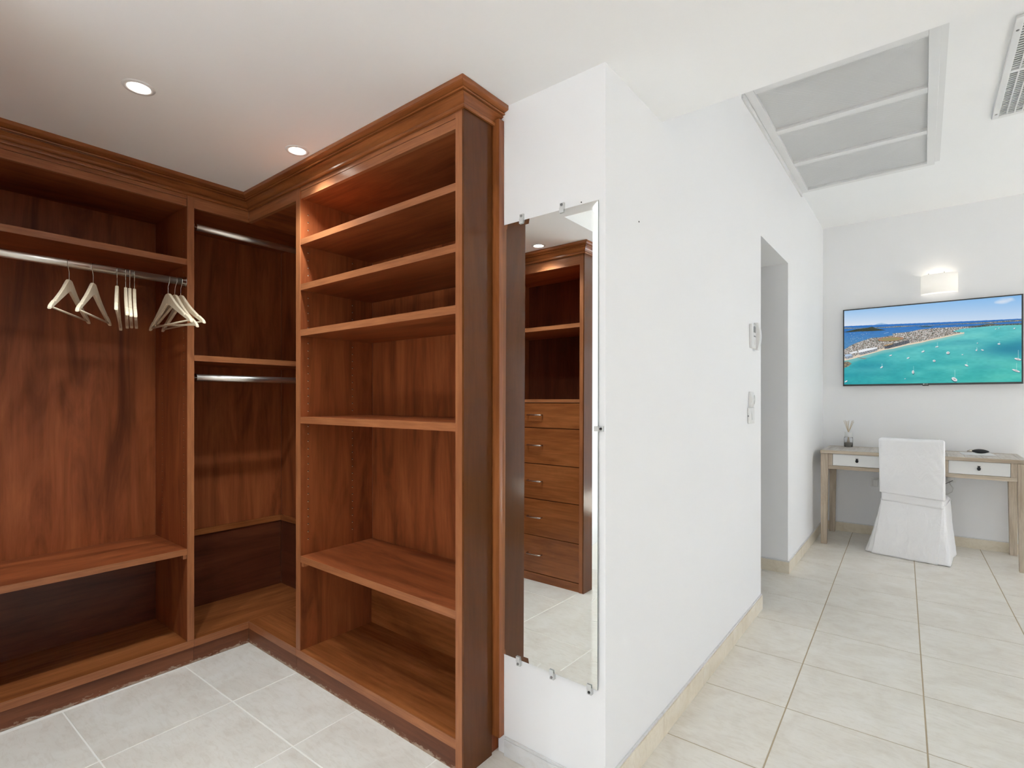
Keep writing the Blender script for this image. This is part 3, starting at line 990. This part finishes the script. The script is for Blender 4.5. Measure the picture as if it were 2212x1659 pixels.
px0, px1, pz0, pz1 = tx0 + bz, tx1 - bz, tz0 + bzb, tz1 - bz
box('receiver_tab', (tx0 + tx1) / 2 - .022, (tx0 + tx1) / 2 + .022, YS, YS + .012, tz0 - .007, tz0 - .0003, M['bezel'], tv)
txt = bpy.data.curves.new('badge', 'FONT')
txt.body = 'LG'
txt.size = .016
tmp = bpy.data.objects.new('badge', txt)
col.objects.link(tmp)
me = bpy.data.meshes.new_from_object(tmp.evaluated_get(bpy.context.evaluated_depsgraph_get()))
bpy.data.objects.remove(tmp)
bx_ = (tx0 + tx1) / 2
lg = MB()
lg.add([(v.co.x + bx_ - .004, YS - .0015, v.co.y + tz0 + .0025) for v in me.vertices], [tuple(p.vertices) for p in me.polygons])
lg.lathe([(.0055, -.0004), (0, -.0006)], (bx_ - .013, YS - .0012, tz0 + .008), 14, 'y')
lg.build('badge', M['pale_line'], tv)


def paint_screen(nx, nz):
    """aerial coast picture as a colour grid, rows from top"""
    def Z(a, b):
        p = on_y(1800 + a * .186257, 560 + b * .186257, YS)
        return ((p[0] - px0) / (px1 - px0), (pz1 - p[2]) / (pz1 - pz0))
    rng = np.random.RandomState(4)
    S, T = np.meshgrid((np.arange(nx) + .5) / nx, (np.arange(nz) + .5) / nz)

    def poly(pts):
        q = [Z(*p) for p in pts]
        inside = np.zeros(S.shape, bool)
        for (x0, y0), (x1, y1) in zip(q, q[1:] + q[:1]):
            c = (y0 > T) != (y1 > T)
            with np.errstate(divide='ignore', invalid='ignore'):
                inside ^= c & (S < (x1 - x0) * (T - y0) / (y1 - y0 + 1e-12) + x0)
        return inside

    def vnoise(fx, fy, seed):
        r = np.random.RandomState(seed)
        g = r.rand(int(fy) + 3, int(fx) + 3)
        x, y = S * fx, T * fy
        i, j = x.astype(int), y.astype(int)
        a, b = x - i, y - j
        a, b = a * a * (3 - 2 * a), b * b * (3 - 2 * b)
        return (g[j, i] * (1 - a) + g[j, i + 1] * a) * (1 - b) + (g[j + 1, i] * (1 - a) + g[j + 1, i + 1] * a) * b

    def line(pts):
        q = sorted(Z(*p) for p in pts)
        return np.interp(S, [p[0] for p in q], [p[1] for p in q])

    def C(*c): return np.array(c, float)
    th = line([(130, 777), (700, 752), (1200, 733), (1700, 712), (2200, 688)])
    k = np.clip(T / th, 0, 1)[..., None]
    img = (C(134, 186, 232) * (1 - k) + C(196, 216, 236) * k) + (C(28, 14, 2) * (1 - S[..., None])) * .8
    img[..., 2] += 3
    # mountain far away and cloud
    m = poly([(470, 765), (520, 745), (560, 738), (620, 750), (660, 760)])
    img[m] = C(158, 190, 222)
    cs, ctt = Z(1985, 478)
    d = ((S - cs) / .055) ** 2 + ((T - ctt - .06 * (cs - S)) / .036) ** 2
    cl = np.clip(1.2 - d + (vnoise(40, 30, 3) - .5) * 1.2, 0, 1)[..., None]
    img = img * (1 - .7 * cl) + C(236, 236, 243) * .7 * cl
    sea = T >= th
    depth = np.clip((T - th) / .22, 0, 1)[..., None]
    blue = C(48, 112, 190) * (1 - depth) + C(80, 136, 186) * depth + ((vnoise(60, 120, 5) - .5) * 12)[..., None]
    img[sea] = blue[sea]
    n1 = rng.rand(*S.shape)

    def speckle(mask, cols, cw, chh, seed):
        r = np.random.RandomState(seed)
        gi, gj = (S * nx / cw).astype(int), (T * nz / chh).astype(int)
        tab = r.randint(0, len(cols), (nz, nx))
        pal = np.array(cols, float)
        c = pal[tab[gj, gi]] + (n1[..., None] - .5) * 26
        img[mask] = c[mask]
    speckle(poly([(130, 792), (300, 797), (600, 785), (800, 772), (1000, 768), (1300, 752), (1500, 742), (1800, 728), (2000, 712), (2212, 700), (2212, 716), (2000, 728), (1800, 742), (1400, 755), (1000, 773), (700, 790), (500, 800), (130, 806)]),
            [(128, 128, 120), (96, 106, 92), (170, 160, 146), (110, 122, 116)], 3, 2, 1)
    speckle(poly([(120, 846), (215, 824), (270, 810), (380, 799), (430, 786), (455, 782), (490, 800), (610, 822), (480, 832), (300, 838), (160, 848)]), [(60, 66, 52), (74, 76, 58), (52, 60, 50)], 4, 2, 2)
    speckle(poly([(970, 786), (1050, 776), (1170, 776), (1110, 787)]), [(66, 86, 70)], 4, 2, 2)
    # turquoise bay
    bay = poly([(100, 1190), (240, 1150), (420, 1098), (590, 1052), (700, 1037), (840, 1000), (1030, 967), (1100, 947), (1250, 917), (1400, 882), (1525, 858), (1480, 846), (1390, 840), (1420, 822), (1500, 806), (1650, 792), (1850, 773), (2240, 756), (2240, 1480), (100, 1480)])
    kk = np.clip((T - .28) / .72, 0, 1)[..., None]
    tq = C(108, 200, 200) * (1 - kk) + C(70, 186, 176) * kk
    tq = tq + (C(-24, -22, -6) * (1 - S[..., None]) * (.5 + kk * .6))
    tq += ((vnoise(9, 16, 7) - .5) * 34)[..., None] * C(1, .7, .45) + ((vnoise(50, 70, 8) - .5) * 10)[..., None]
    for (a, b, ra, rb, w) in ((2050, 1040, .17, .085, .9), (1480, 950, .09, .02, .35), (1800, 1250, .08, .03, .25), (400, 1260, .14, .10, .35), (1400, 985, .20, .02, .25), (2190, 1000, .06, .14, .45)):
        s0, t0 = Z(a, b)
        q = np.exp(-(((S - s0) / ra) ** 2 + ((T - t0) / rb) ** 2)) * w
        tq = tq * (1 - q[..., None]) + C(36, 130, 158) * q[..., None]
    img[bay] = tq[bay]
    # pale shallows along the beach
    land_pts = [(120, 1052), (200, 1000), (270, 968), (440, 912), (560, 904), (700, 880), (680, 862), (880, 842), (1000, 815), (1200, 796), (1500, 782), (1700, 768), (2240, 738), (2240, 757), (1850, 772), (1650, 790), (1500, 805), (1380, 838), (1480, 846), (1520, 857), (1400, 878), (1250, 910), (1100, 942), (1030, 958), (840, 992), (590, 1040), (240, 1138), (120, 1172)]
    shore = [(130, 1168), (240, 1143), (420, 1092), (590, 1045), (700, 1030), (840, 995), (1030, 962), (1100, 943), (1250, 912), (1400, 879), (1520, 857)]
    ys = line(shore)
    xs0, xs1 = Z(130, 1000)[0], Z(1520, 857)[0]
    rngm = (S >= xs0) & (S <= xs1)
    wide = .022 * (1 - S) + .008
    foam = np.clip(1 - np.abs(T - ys - wide) / (wide * 1.6), 0, 1) * rngm
    img = img * (1 - .55 * foam[..., None]) + C(170, 196, 186) * .55 * foam[..., None]
    land = poly(land_pts)
    speckle(land, [(206, 204, 202), (168, 164, 160), (128, 122, 116), (92, 96, 84), (184, 172, 160), (150, 128, 118), (64, 72, 58), (222, 220, 218)], 4, 2, 6)
    far = poly([(1500, 784), (1700, 766), (1780, 750), (1850, 745), (1920, 755), (2240, 740), (2240, 758), (1850, 770), (1650, 788)])
    speckle(far, [(70, 82, 76), (92, 100, 92), (120, 122, 116), (58, 70, 66)], 4, 2, 9)
    beach = (np.abs(T - ys + .004) < wide * .55) & rngm
    img[beach] = (C(226, 208, 186) + (n1[..., None] - .5) * 18)[beach]
    # sports field
    s0, t0 = Z(665, 926)
    d = ((S - s0) / .078) ** 2 + ((T - t0) / .026) ** 2
    img[d < 1.0] = C(176, 130, 104)
    img[d < .62] = C(150, 142, 100)
    speckle((d >= 1.0) & (d < 1.45) & land & (T > t0), [(60, 74, 56), (80, 90, 70), (150, 146, 136)], 3, 2, 12)
    # dark and white waterfront blocks
    speckle(poly([(590, 1000), (690, 980), (880, 935), (885, 968), (840, 985), (640, 1035), (595, 1040)]), [(92, 96, 104), (70, 74, 82), (108, 110, 116)], 4, 3, 3)
    img[poly([(585, 998), (690, 978), (690, 985), (600, 1006)])] = C(196, 152, 96)
    img[poly([(285, 1060), (380, 1035), (510, 1018), (510, 1035), (400, 1062), (300, 1085)])] = C(236, 238, 242)
    speckle(poly([(300, 1085), (400, 1062), (510, 1035), (512, 1060), (400, 1092), (310, 1112)]), [(120, 126, 134), (190, 194, 200), (88, 94, 102)], 3, 2, 3)
    img[poly([(180, 1085), (270, 1062), (285, 1078), (210, 1098)])] = C(232, 234, 238)
    img[poly([(130, 1105), (200, 1098), (225, 1115), (140, 1132)])] = C(176, 198, 222)
    speckle(poly([(140, 1132), (225, 1115), (230, 1140), (150, 1158)]), [(120, 128, 140), (170, 176, 186)], 3, 2, 3)
    speckle(poly([(120, 1190), (170, 1185), (215, 1210), (180, 1240), (120, 1265)]), [(168, 148, 112), (120, 116, 104), (100, 100, 96)], 4, 3, 3)
    img[poly([(280, 1135), (395, 1150), (360, 1160), (290, 1145)])] = C(132, 140, 134)
    # anchored dots in the blue lagoon
    for a, b in zip(rng.uniform(150, 420, 26), rng.uniform(855, 950, 26)):
        s0, t0 = Z(a, b)
        img[(np.abs(S - s0) < .0022) & (np.abs(T - t0) < .004)] = C(150, 170, 192)
    img[poly([(585, 858), (640, 846), (645, 850), (590, 862)])] = C(150, 182, 214)
    # boats: hull centre, half length, half height, tilt, mast height, hull colour
    for a, b, hw, hh, tl, mast in ((560, 1252, 20, 10, -.5, 40), (925, 1308, 16, 24, 0, 70), (833, 1385, 9, 5, -.3, 0), (665, 1115, 20, 8, -.25, 0), (868, 1145, 20, 9, -.3, 0), (1040, 1070, 22, 10, -.3, 25),
                                   (1202, 1015, 22, 8, -.1, 50), (1170, 1178, 20, 14, .1, 0), (1330, 1085, 24, 18, 0, 0), (1545, 1230, 26, 11, .45, 40), (1405, 1392, 42, 24, .5, 110), (1660, 1055, 12, 10, 0, 30),
                                   (1730, 1053, 20, 8, .3, 0), (1922, 982, 20, 9, .1, 30), (1672, 972, 9, 5, 0, 0), (2140, 1158, 48, 14, .25, 105), (2120, 1292, 58, 13, .35, 90), (2100, 802, 10, 8, 0, 10),
                                   (1885, 810, 10, 5, 0, 0), (1922, 797, 10, 5, 0, 0), (1498, 1106, 12, 5, 0, 0), (148, 1416, 22, 9, -.5, 0), (2185, 787, 8, 4, 0, 0)):
        ca_, sa_ = math.cos(tl), math.sin(tl)
        s0, t0 = Z(a, b)
        s1, _ = Z(a + 10, b)
        _, t1 = Z(a, b + 10)
        ex, ey = (S - s0) / (s1 - s0) * 10, (T - t0) / (t1 - t0) * 10
        hw, hh = hw * .85, hh * .8
        rx, ry = ex * ca_ + ey * sa_, -ex * sa_ + ey * ca_
        sh = ((rx - 3) / hw) ** 2 + ((ry - hh * .55) / hh) ** 2 < 1
        img[sh] = C(44, 92, 104)
        hull = (rx / hw) ** 2 + (ry / hh) ** 2 < 1
        img[hull] = C(226, 228, 230)
        if hh > 9:
            img[((rx - 2) / (hw * .45)) ** 2 + ((ry) / (hh * .4)) ** 2 < 1] = C(168, 160, 160)
        if mast:
            img[(np.abs(ex - 6) < 3.2) & (ey < 0) & (ey > -mast)] = img[(np.abs(ex - 6) < 3.2) & (ey < 0) & (ey > -mast)] * .45 + C(230, 236, 236) * .55
    return np.clip(img, 0, 255)


NX, NZ = 420, 246
img = paint_screen(NX * 2, NZ * 2).reshape(NZ, 2, NX, 2, 3).mean((1, 3)) / 255.0
imgl = np.where(img <= 0.04045, img / 12.92, ((img + 0.055) / 1.055) ** 2.4)
gxv, gzv = np.meshgrid(np.linspace(px0, px1, NX + 1), np.linspace(pz1, pz0, NZ + 1))
vv = np.stack([gxv - tv.location.x, np.full_like(gxv, YS + .001 - tv.location.y), gzv - tv.location.z], -1).reshape(-1, 3)
ii = (np.arange(NZ)[:, None] * (NX + 1) + np.arange(NX)[None, :]).reshape(-1)
ff = np.stack([ii, ii + NX + 1, ii + NX + 2, ii + 1], -1)
me = bpy.data.meshes.new('screen')
me.from_pydata(vv.tolist(), [], ff.tolist())
ca2 = me.color_attributes.new('picture', 'FLOAT_COLOR', 'CORNER')
cc = np.concatenate([imgl.reshape(-1, 3), np.ones((NX * NZ, 1))], 1)
ca2.data.foreach_set('color', np.repeat(cc, 4, axis=0).astype(np.float32).ravel())
m = bpy.data.materials.new('lit_screen')
m.use_nodes = True
nt = m.node_tree
b = nt.nodes['Principled BSDF']
b.inputs['Base Color'].default_value = (0.01, 0.01, 0.01, 1)
b.inputs['Roughness'].default_value = 0.3
b.inputs['Specular IOR Level'].default_value = 0.1
at = nt.nodes.new('ShaderNodeVertexColor')
at.layer_name = 'picture'
nt.links.new(at.outputs['Color'], b.inputs['Emission Color'])
b.inputs['Emission Strength'].default_value = 2.0 ** (-EXPOSURE) * 0.97
me.materials.append(m)
so = bpy.data.objects.new('screen', me)
so.parent = tv
col.objects.link(so)

# ------------------------------------------------------------------ desk
ZT = .826
dx0, dx1, dy0, dy1 = -.712, .606, 5.295, 5.895
dk = empty('console_desk', (-.05, 5.6, 0), label='pale limed wood console desk with two white drawers', cat='desk')
box('edge_rail', dx0, dx1, dy0, dy0 + .035, ZT - .027, ZT, M['elm_x'], dk, bevel=.002)
box('edge_rail', dx0, dx1, dy1 - .035, dy1, ZT - .027, ZT, M['elm_x'], dk, bevel=.002)
box('end_rail', dx0, dx0 + .035, dy0 + .0355, dy1 - .0355, ZT - .027, ZT, M['elm_top'], dk, bevel=.002)
box('end_rail', dx1 - .035, dx1, dy0 + .0355, dy1 - .0355, ZT - .027, ZT, M['elm_top'], dk, bevel=.002)
npl = 12
pw = (dx1 - dx0 - .072) / npl
for k in range(npl):
    box('top_plank', dx0 + .036 + k * pw + .0008, dx0 + .036 + (k + 1) * pw - .0008, dy0 + .0358, dy1 - .0358, ZT - .022, ZT - .001, M['elm_top'], dk, bevel=.0015)
LW = .055


def leg(x, y, sx_, sy_):
    """square leg, inner faces tapering towards the foot"""
    t = .010
    xa, xb = (x, x + LW)
    ya, yb_ = (y, y + LW)
    fa, fb = (xa, xb - t) if sx_ < 0 else (xa + t, xb)
    ga, gb = (ya, yb_ - t) if sy_ < 0 else (ya + t, yb_)
    zt, zm = ZT - .028, .62
    vs = [(fa, ga, 0), (fb, ga, 0), (fb, gb, 0), (fa, gb, 0)] + [(p, q, z) for z in (zm, zt) for p, q in ((xa, ya), (xb, ya), (xb, yb_), (xa, yb_))]
    fs = [(3, 2, 1, 0)] + [(a + i, a + (i + 1) % 4, a + 4 + (i + 1) % 4, a + 4 + i) for a in (0, 4) for i in range(4)] + [(8, 9, 10, 11)]
    MB().add(vs, fs).build('leg', M['elm_z'], dk, bevel=.002)


for x, s in ((dx0 + .003, -1), (dx1 - .003 - LW, 1)):
    leg(x, dy0 + .004, s, -1)
    leg(x, dy1 - .006 - LW, s, 1)
xi0, xi1 = dx0 + .003 + LW + .0005, dx1 - .003 - LW - .0005
yf = dy0 + .012
box('lower_rail', xi0, xi1, yf, yf + .03, .664, .694, M['elm_x'], dk, bevel=.0015)
box('back_apron', xi0, xi1, dy1 - .04, dy1 - .02, .664, ZT - .028, M['elm_x'], dk)
for x in (dx0 + .02, dx1 - .04):
    box('side_apron', x, x + .02, dy0 + .06, dy1 - .062, .664, ZT - .028, M['elm_y'], dk)
dr = [(-.620, -.262), (.158, .512)]
for a, b in ((xi0, dr[0][0] - .001), (dr[0][1] + .001, dr[0][1] + .035), (dr[1][0] - .035, dr[1][0] - .001), (dr[1][1] + .001, xi1)):
    box('front_stile', a, b, yf, yf + .03, .6945, ZT - .028, M['elm_z'], dk)
box('center_apron', dr[0][1] + .0355, dr[1][0] - .0355, yf + .01, yf + .03, .6945, ZT - .028, M['elm_x'], dk)
for a, b in dr:
    d_ = box('drawer', a + .001, b - .001, yf + .004, yf + .35, .6965, ZT - .030, M['plastic'], dk, bevel=.001)
    xc, zc = (a + b) / 2, .747
    k_ = MB().lathe([(0, -.016), (.006, -.015), (.0105, -.008), (.0115, 0), (.009, .008), (.0055, .011), (.0055, .013), (.0095, .016), (.0095, .019), (0, .0195)], (xc, yf - .012, zc), 16)
    k_.lathe([(.004, 0), (.004, .02)], (xc, yf - .014, zc + .005), 10, 'y')
    k_.build('knob', M['black'], d_)

# ------------------------------------------------------------------ reed diffuser on the desk
bpx = on_y(1832.7, 950, 5.80)[0]
rd = empty('reed_diffuser', (bpx, 5.80, ZT), label='glass reed diffuser bottle with white collar on the desk', cat='diffuser')
MB().lathe([(0, .001), (.033, .001), (.036, .004), (.036, .085), (.033, .093), (.020, .098), (.018, .105), (.016, .105), (.017, .097), (.030, .090), (.0335, .084), (.0335, .006), (0, .005)], (0, 0, 0), 32).build('bottle', M['glass'], rd, local=True)
MB().lathe([(0, .0062), (.0330, .0062), (.0330, .040), (0, .040)], (0, 0, 0), 32).build('liquid', M['liquid'], rd, local=True)
MB().lathe([(.0185, .094), (.029, .094), (.0305, .097), (.0305, .138), (.0285, .141), (.008, .141)], (0, 0, 0), 32).build('collar', M['plastic'], rd, local=True)
rng = random.Random(2)
reed = plain('reed', (0.58, 0.46, 0.31, 1), .7)
for k in range(9):
    a = 2 * math.pi * k / 9 + rng.uniform(-.3, .3)
    r1 = rng.uniform(.020, .044)
    MB().tube([(-math.cos(a) * .016, -math.sin(a) * .016, .010), (math.cos(a) * .003, math.sin(a) * .003, .14), (math.cos(a) * r1, math.sin(a) * r1, .245 + rng.uniform(-.006, .012))], .0016, 6).build('reed', reed, rd, local=True)

# ------------------------------------------------------------------ paper and pouch on the desk
pp = MB().add([(-.10, -.13, .0), (.105, -.13, .0), (.105, .13, .0), (-.10, .13, .0), (-.10, -.13, .002), (.105, -.13, .002), (.105, .13, .002), (-.10, .13, .002)],
              [(3, 2, 1, 0), (4, 5, 6, 7), (0, 1, 5, 4), (1, 2, 6, 5), (2, 3, 7, 6), (3, 0, 4, 7)]).build('paper_pad', M['paper'], loc=(.345, 5.70, ZT + .0003), local=True)
pp.rotation_euler = (0, 0, math.radians(4))
tag(pp, 'white sheet of paper lying on the desk', 'paper')
me_ = empty('eyeglass_pouch', (.37, 5.735, ZT + .0025), math.radians(-8), 'small black rounded object lying on the white paper', 'pouch')
vs, fs = [], []
nu, nv = 20, 10
for i in range(nu + 1):
    f_ = i / nu
    x_ = -.055 + .11 * f_
    rr = (math.sin(math.pi * min(max(f_, .02), .98)) ** .6)
    for k in range(nv):
        an = 2 * math.pi * k / nv
        vs.append((x_, .030 * rr * math.cos(an), .0185 + .0183 * rr * math.sin(an)))
for i in range(nu):
    for k in range(nv):
        a, b = i * nv + k, i * nv + (k + 1) % nv
        fs.append((a, b, b + nv, a + nv))
fs += [tuple(range(nv)), tuple(range(nu * nv, nu * nv + nv))]
MB().add(vs, fs, True).build('body', M['black'], me_, local=True)
MB().tube([(-.048, 0, .0185), (-.066, .002, .017), (-.080, .004, .012)], [.012, .010, .006], 10).build('metal_tip', M['nickel'], me_, local=True)

# ------------------------------------------------------------------ sockets on the far wall under the desk
sk = empty('wall_socket', (-.345, YT, .46), label='white wall socket under the desk beside the chair', cat='socket')
box('plate', -.385, -.305, YT - .012, YT - .0005, .455, .54, M['plastic'], sk, bevel=.003)
box('adapter', -.365, -.325, YT - .055, YT - .0125, .465, .53, M['plastic'], sk, bevel=.005)
sk = empty('cable_socket', (.19, YT, .55), label='white socket with plug and looped cable under the right drawer', cat='socket')
box('plate', .155, .225, YT - .012, YT - .0005, .55, .62, M['plastic'], sk, bevel=.003)
box('plug', .165, .215, YT - .05, YT - .0125, .565, .60, M['plastic'], sk, bevel=.004)
MB().tube([(.18, YT - .045, .565), (.185, YT - .06, .54), (.205, YT - .065, .51), (.20, YT - .06, .475), (.17, YT - .055, .45), (.13, YT - .05, .445)], .004, 8).build('white_cable', M['plastic'], sk)
MB().tube([(.215, YT - .04, .58), (.175, YT - .07, .555), (.14, YT - .07, .535), (.11, YT - .06, .53)], .0022, 8).build('dark_cable', M['black'], sk)

# ------------------------------------------------------------------ slipcovered chair
chr_ = empty('slipcovered_chair', (-.073, 5.19, 0), math.radians(-6.7), 'chair under a white cotton slipcover drawn up to the desk', 'chair')


def fold(x, y, z, s, a):
    return a * mnoise.noise((x * s, y * s, z * s * .5))


def sheet(name, fn, nu_, nv_, closed=False, thick=.004, seed=0):
    vs = [fn(i / nu_, j / nv_) for j in range(nv_ + 1) for i in range(nu_ if closed else nu_ + 1)]
    K_ = nu_ if closed else nu_ + 1
    fs = []
    for j in range(nv_):
        for i in range(nu_):
            a, b = j * K_ + i, j * K_ + (i + 1) % K_
            fs.append((a, b, b + K_, a + K_))
    o = MB().add(vs, fs, True).build(name, M['cloth'], chr_, local=True)
    md = o.modifiers.new('thickness', 'SOLIDIFY')
    md.thickness = thick
    md.offset = -1
    return o


# skirt perimeter control points, bottom and top (local: back of chair faces -y)
bot = [(-.255, -.006), (-.13, -.020), (-.02, -.027), (.08, -.030), (.165, -.034), (.243, -.010), (.238, .25), (.235, .47), (.15, .50), (0, .505), (-.15, .50), (-.30, .47), (-.335, .25), (-.312, .05)]
top = [(-.196, .010), (-.10, .004), (-.02, .002), (.08, .003), (.192, .006), (.205, .05), (.205, .25), (.20, .45), (.10, .46), (0, .46), (-.10, .46), (-.20, .45), (-.205, .25), (-.205, .05)]


def loop(pts, t):
    n_ = len(pts)
    x_ = t * n_
    i_ = int(math.floor(x_)) % n_
    f_ = x_ - math.floor(x_)
    P = [Vector(pts[(i_ + k - 1) % n_]) for k in range(4)]
    return (P[1] * (1 - f_) + P[2] * f_) * .65 + .35 * (0.5 * ((2 * P[1]) + (-P[0] + P[2]) * f_ + (2 * P[0] - 5 * P[1] + 4 * P[2] - P[3]) * f_ ** 2 + (-P[0] + 3 * P[1] - 3 * P[2] + P[3]) * f_ ** 3))


ZSK = .455


def skirt(u, v):
    z = ZSK * v
    k = (1 - v) ** 1.15
    p = loop(bot, u) * k + loop(top, u) * (1 - k)
    t = u * len(bot)
    # inverted pleats at the two back corners
    for c, w_ in ((4.28, .22), (13.62, .22)):
        d = abs(t - c)
        if d < w_:
            q = (1 - d / w_) * .040 * (1 - v) ** .5
            p = p * (1 - q / max(p.length, .1))
    n_ = Vector((p.x, p.y - .22)).normalized()
    a = .010 * (1 - v) + .003
    p = p + n_ * (a * mnoise.noise((u * 26, v * 1.6, 3.1)) + .004 * mnoise.noise((u * 60, v * 9, 7.7)))
    zz_ = z
    if v == 0: zz_ = .003 + .006 * max(0, mnoise.noise((u * 20, 1, 2)))
    if v == 1: zz_ = z + .0 * u
    return (p.x, p.y, zz_)


sheet('skirt', skirt, 260, 26, True)


def lean(z):
    return -.005 - .10 * max(0, (z - .45)) ** 1.15


def seat(u, v):
    p = loop(top, u)
    k = 1 - v * .999
    q = Vector((p.x * k, .23 + (p.y - .23) * k))
    return (q.x, q.y, ZSK + .03 * min(1, v * 6) ** .5 + .004 * mnoise.noise((q.x * 8, q.y * 8, 1)))


sheet('seat_cover', seat, 96, 12, True)


def slab(u, v, z0, z1, hw, d0, d1, amp, seed):
    """wraps the chair back: u runs round the outline, v from the bottom to the closed top"""
    r = .028
    per = []
    z = z0 + (z1 - z0) * min(v / .9, 1)
    a = 2 * math.pi * u
    # super-ellipse outline
    c_, s_ = math.cos(a), math.sin(a)
    e_ = .22
    x_ = hw * math.copysign(abs(c_) ** e_, c_)
    y_ = (d0 + d1) / 2 + (d1 - d0) / 2 * math.copysign(abs(s_) ** e_, s_)
    sh_ = 1.0
    if v > .9:
        k = (v - .9) / .1
        sh_ = math.cos(k * math.pi / 2 * .985)
        z = z1 + .018 * math.sin(k * math.pi / 2)
    else:
        k = max(0, (v - .80) / .1)
    x2 = x_ * (1 - .07 * (1 - sh_)) if sh_ > .4 else x_ * (.958 * sh_ / .4) if v > .9 else x_
    x2 = x_ * (sh_ * .12 + .88) if v <= .985 else x_ * .86
    y2 = (d0 + d1) / 2 + (y_ - (d0 + d1) / 2) * sh_
    w_ = amp * mnoise.noise((x_ * 7 + seed, y_ * 5, z * 5)) + amp * .5 * mnoise.noise((x_ * 22 + z * 14, seed, z * 9))
    zz_ = z - .012 * (x_ / hw) * max(0, 1 - v * 6)
    return (x2, y2 + lean(z) + (w_ if y_ < 0 else 0), zz_)


sheet('back_cover', lambda u, v: slab(u, v, .44, .93, .196, .000, .075, .004, 0), 120, 36, True)
sheet('back_flap', lambda u, v: slab(u, v, .505, .945, .206, -.010, .088, .0055, 5), 140, 44, True)
# seam line where the skirt is sewn to the band
mb = MB()
mb.tube([(*((loop(top, k / 80) * 1.012)), ZSK - .004) for k in range(81)], .0028, 6)
mb.build('waist_seam', M['cloth'], chr_, local=True)
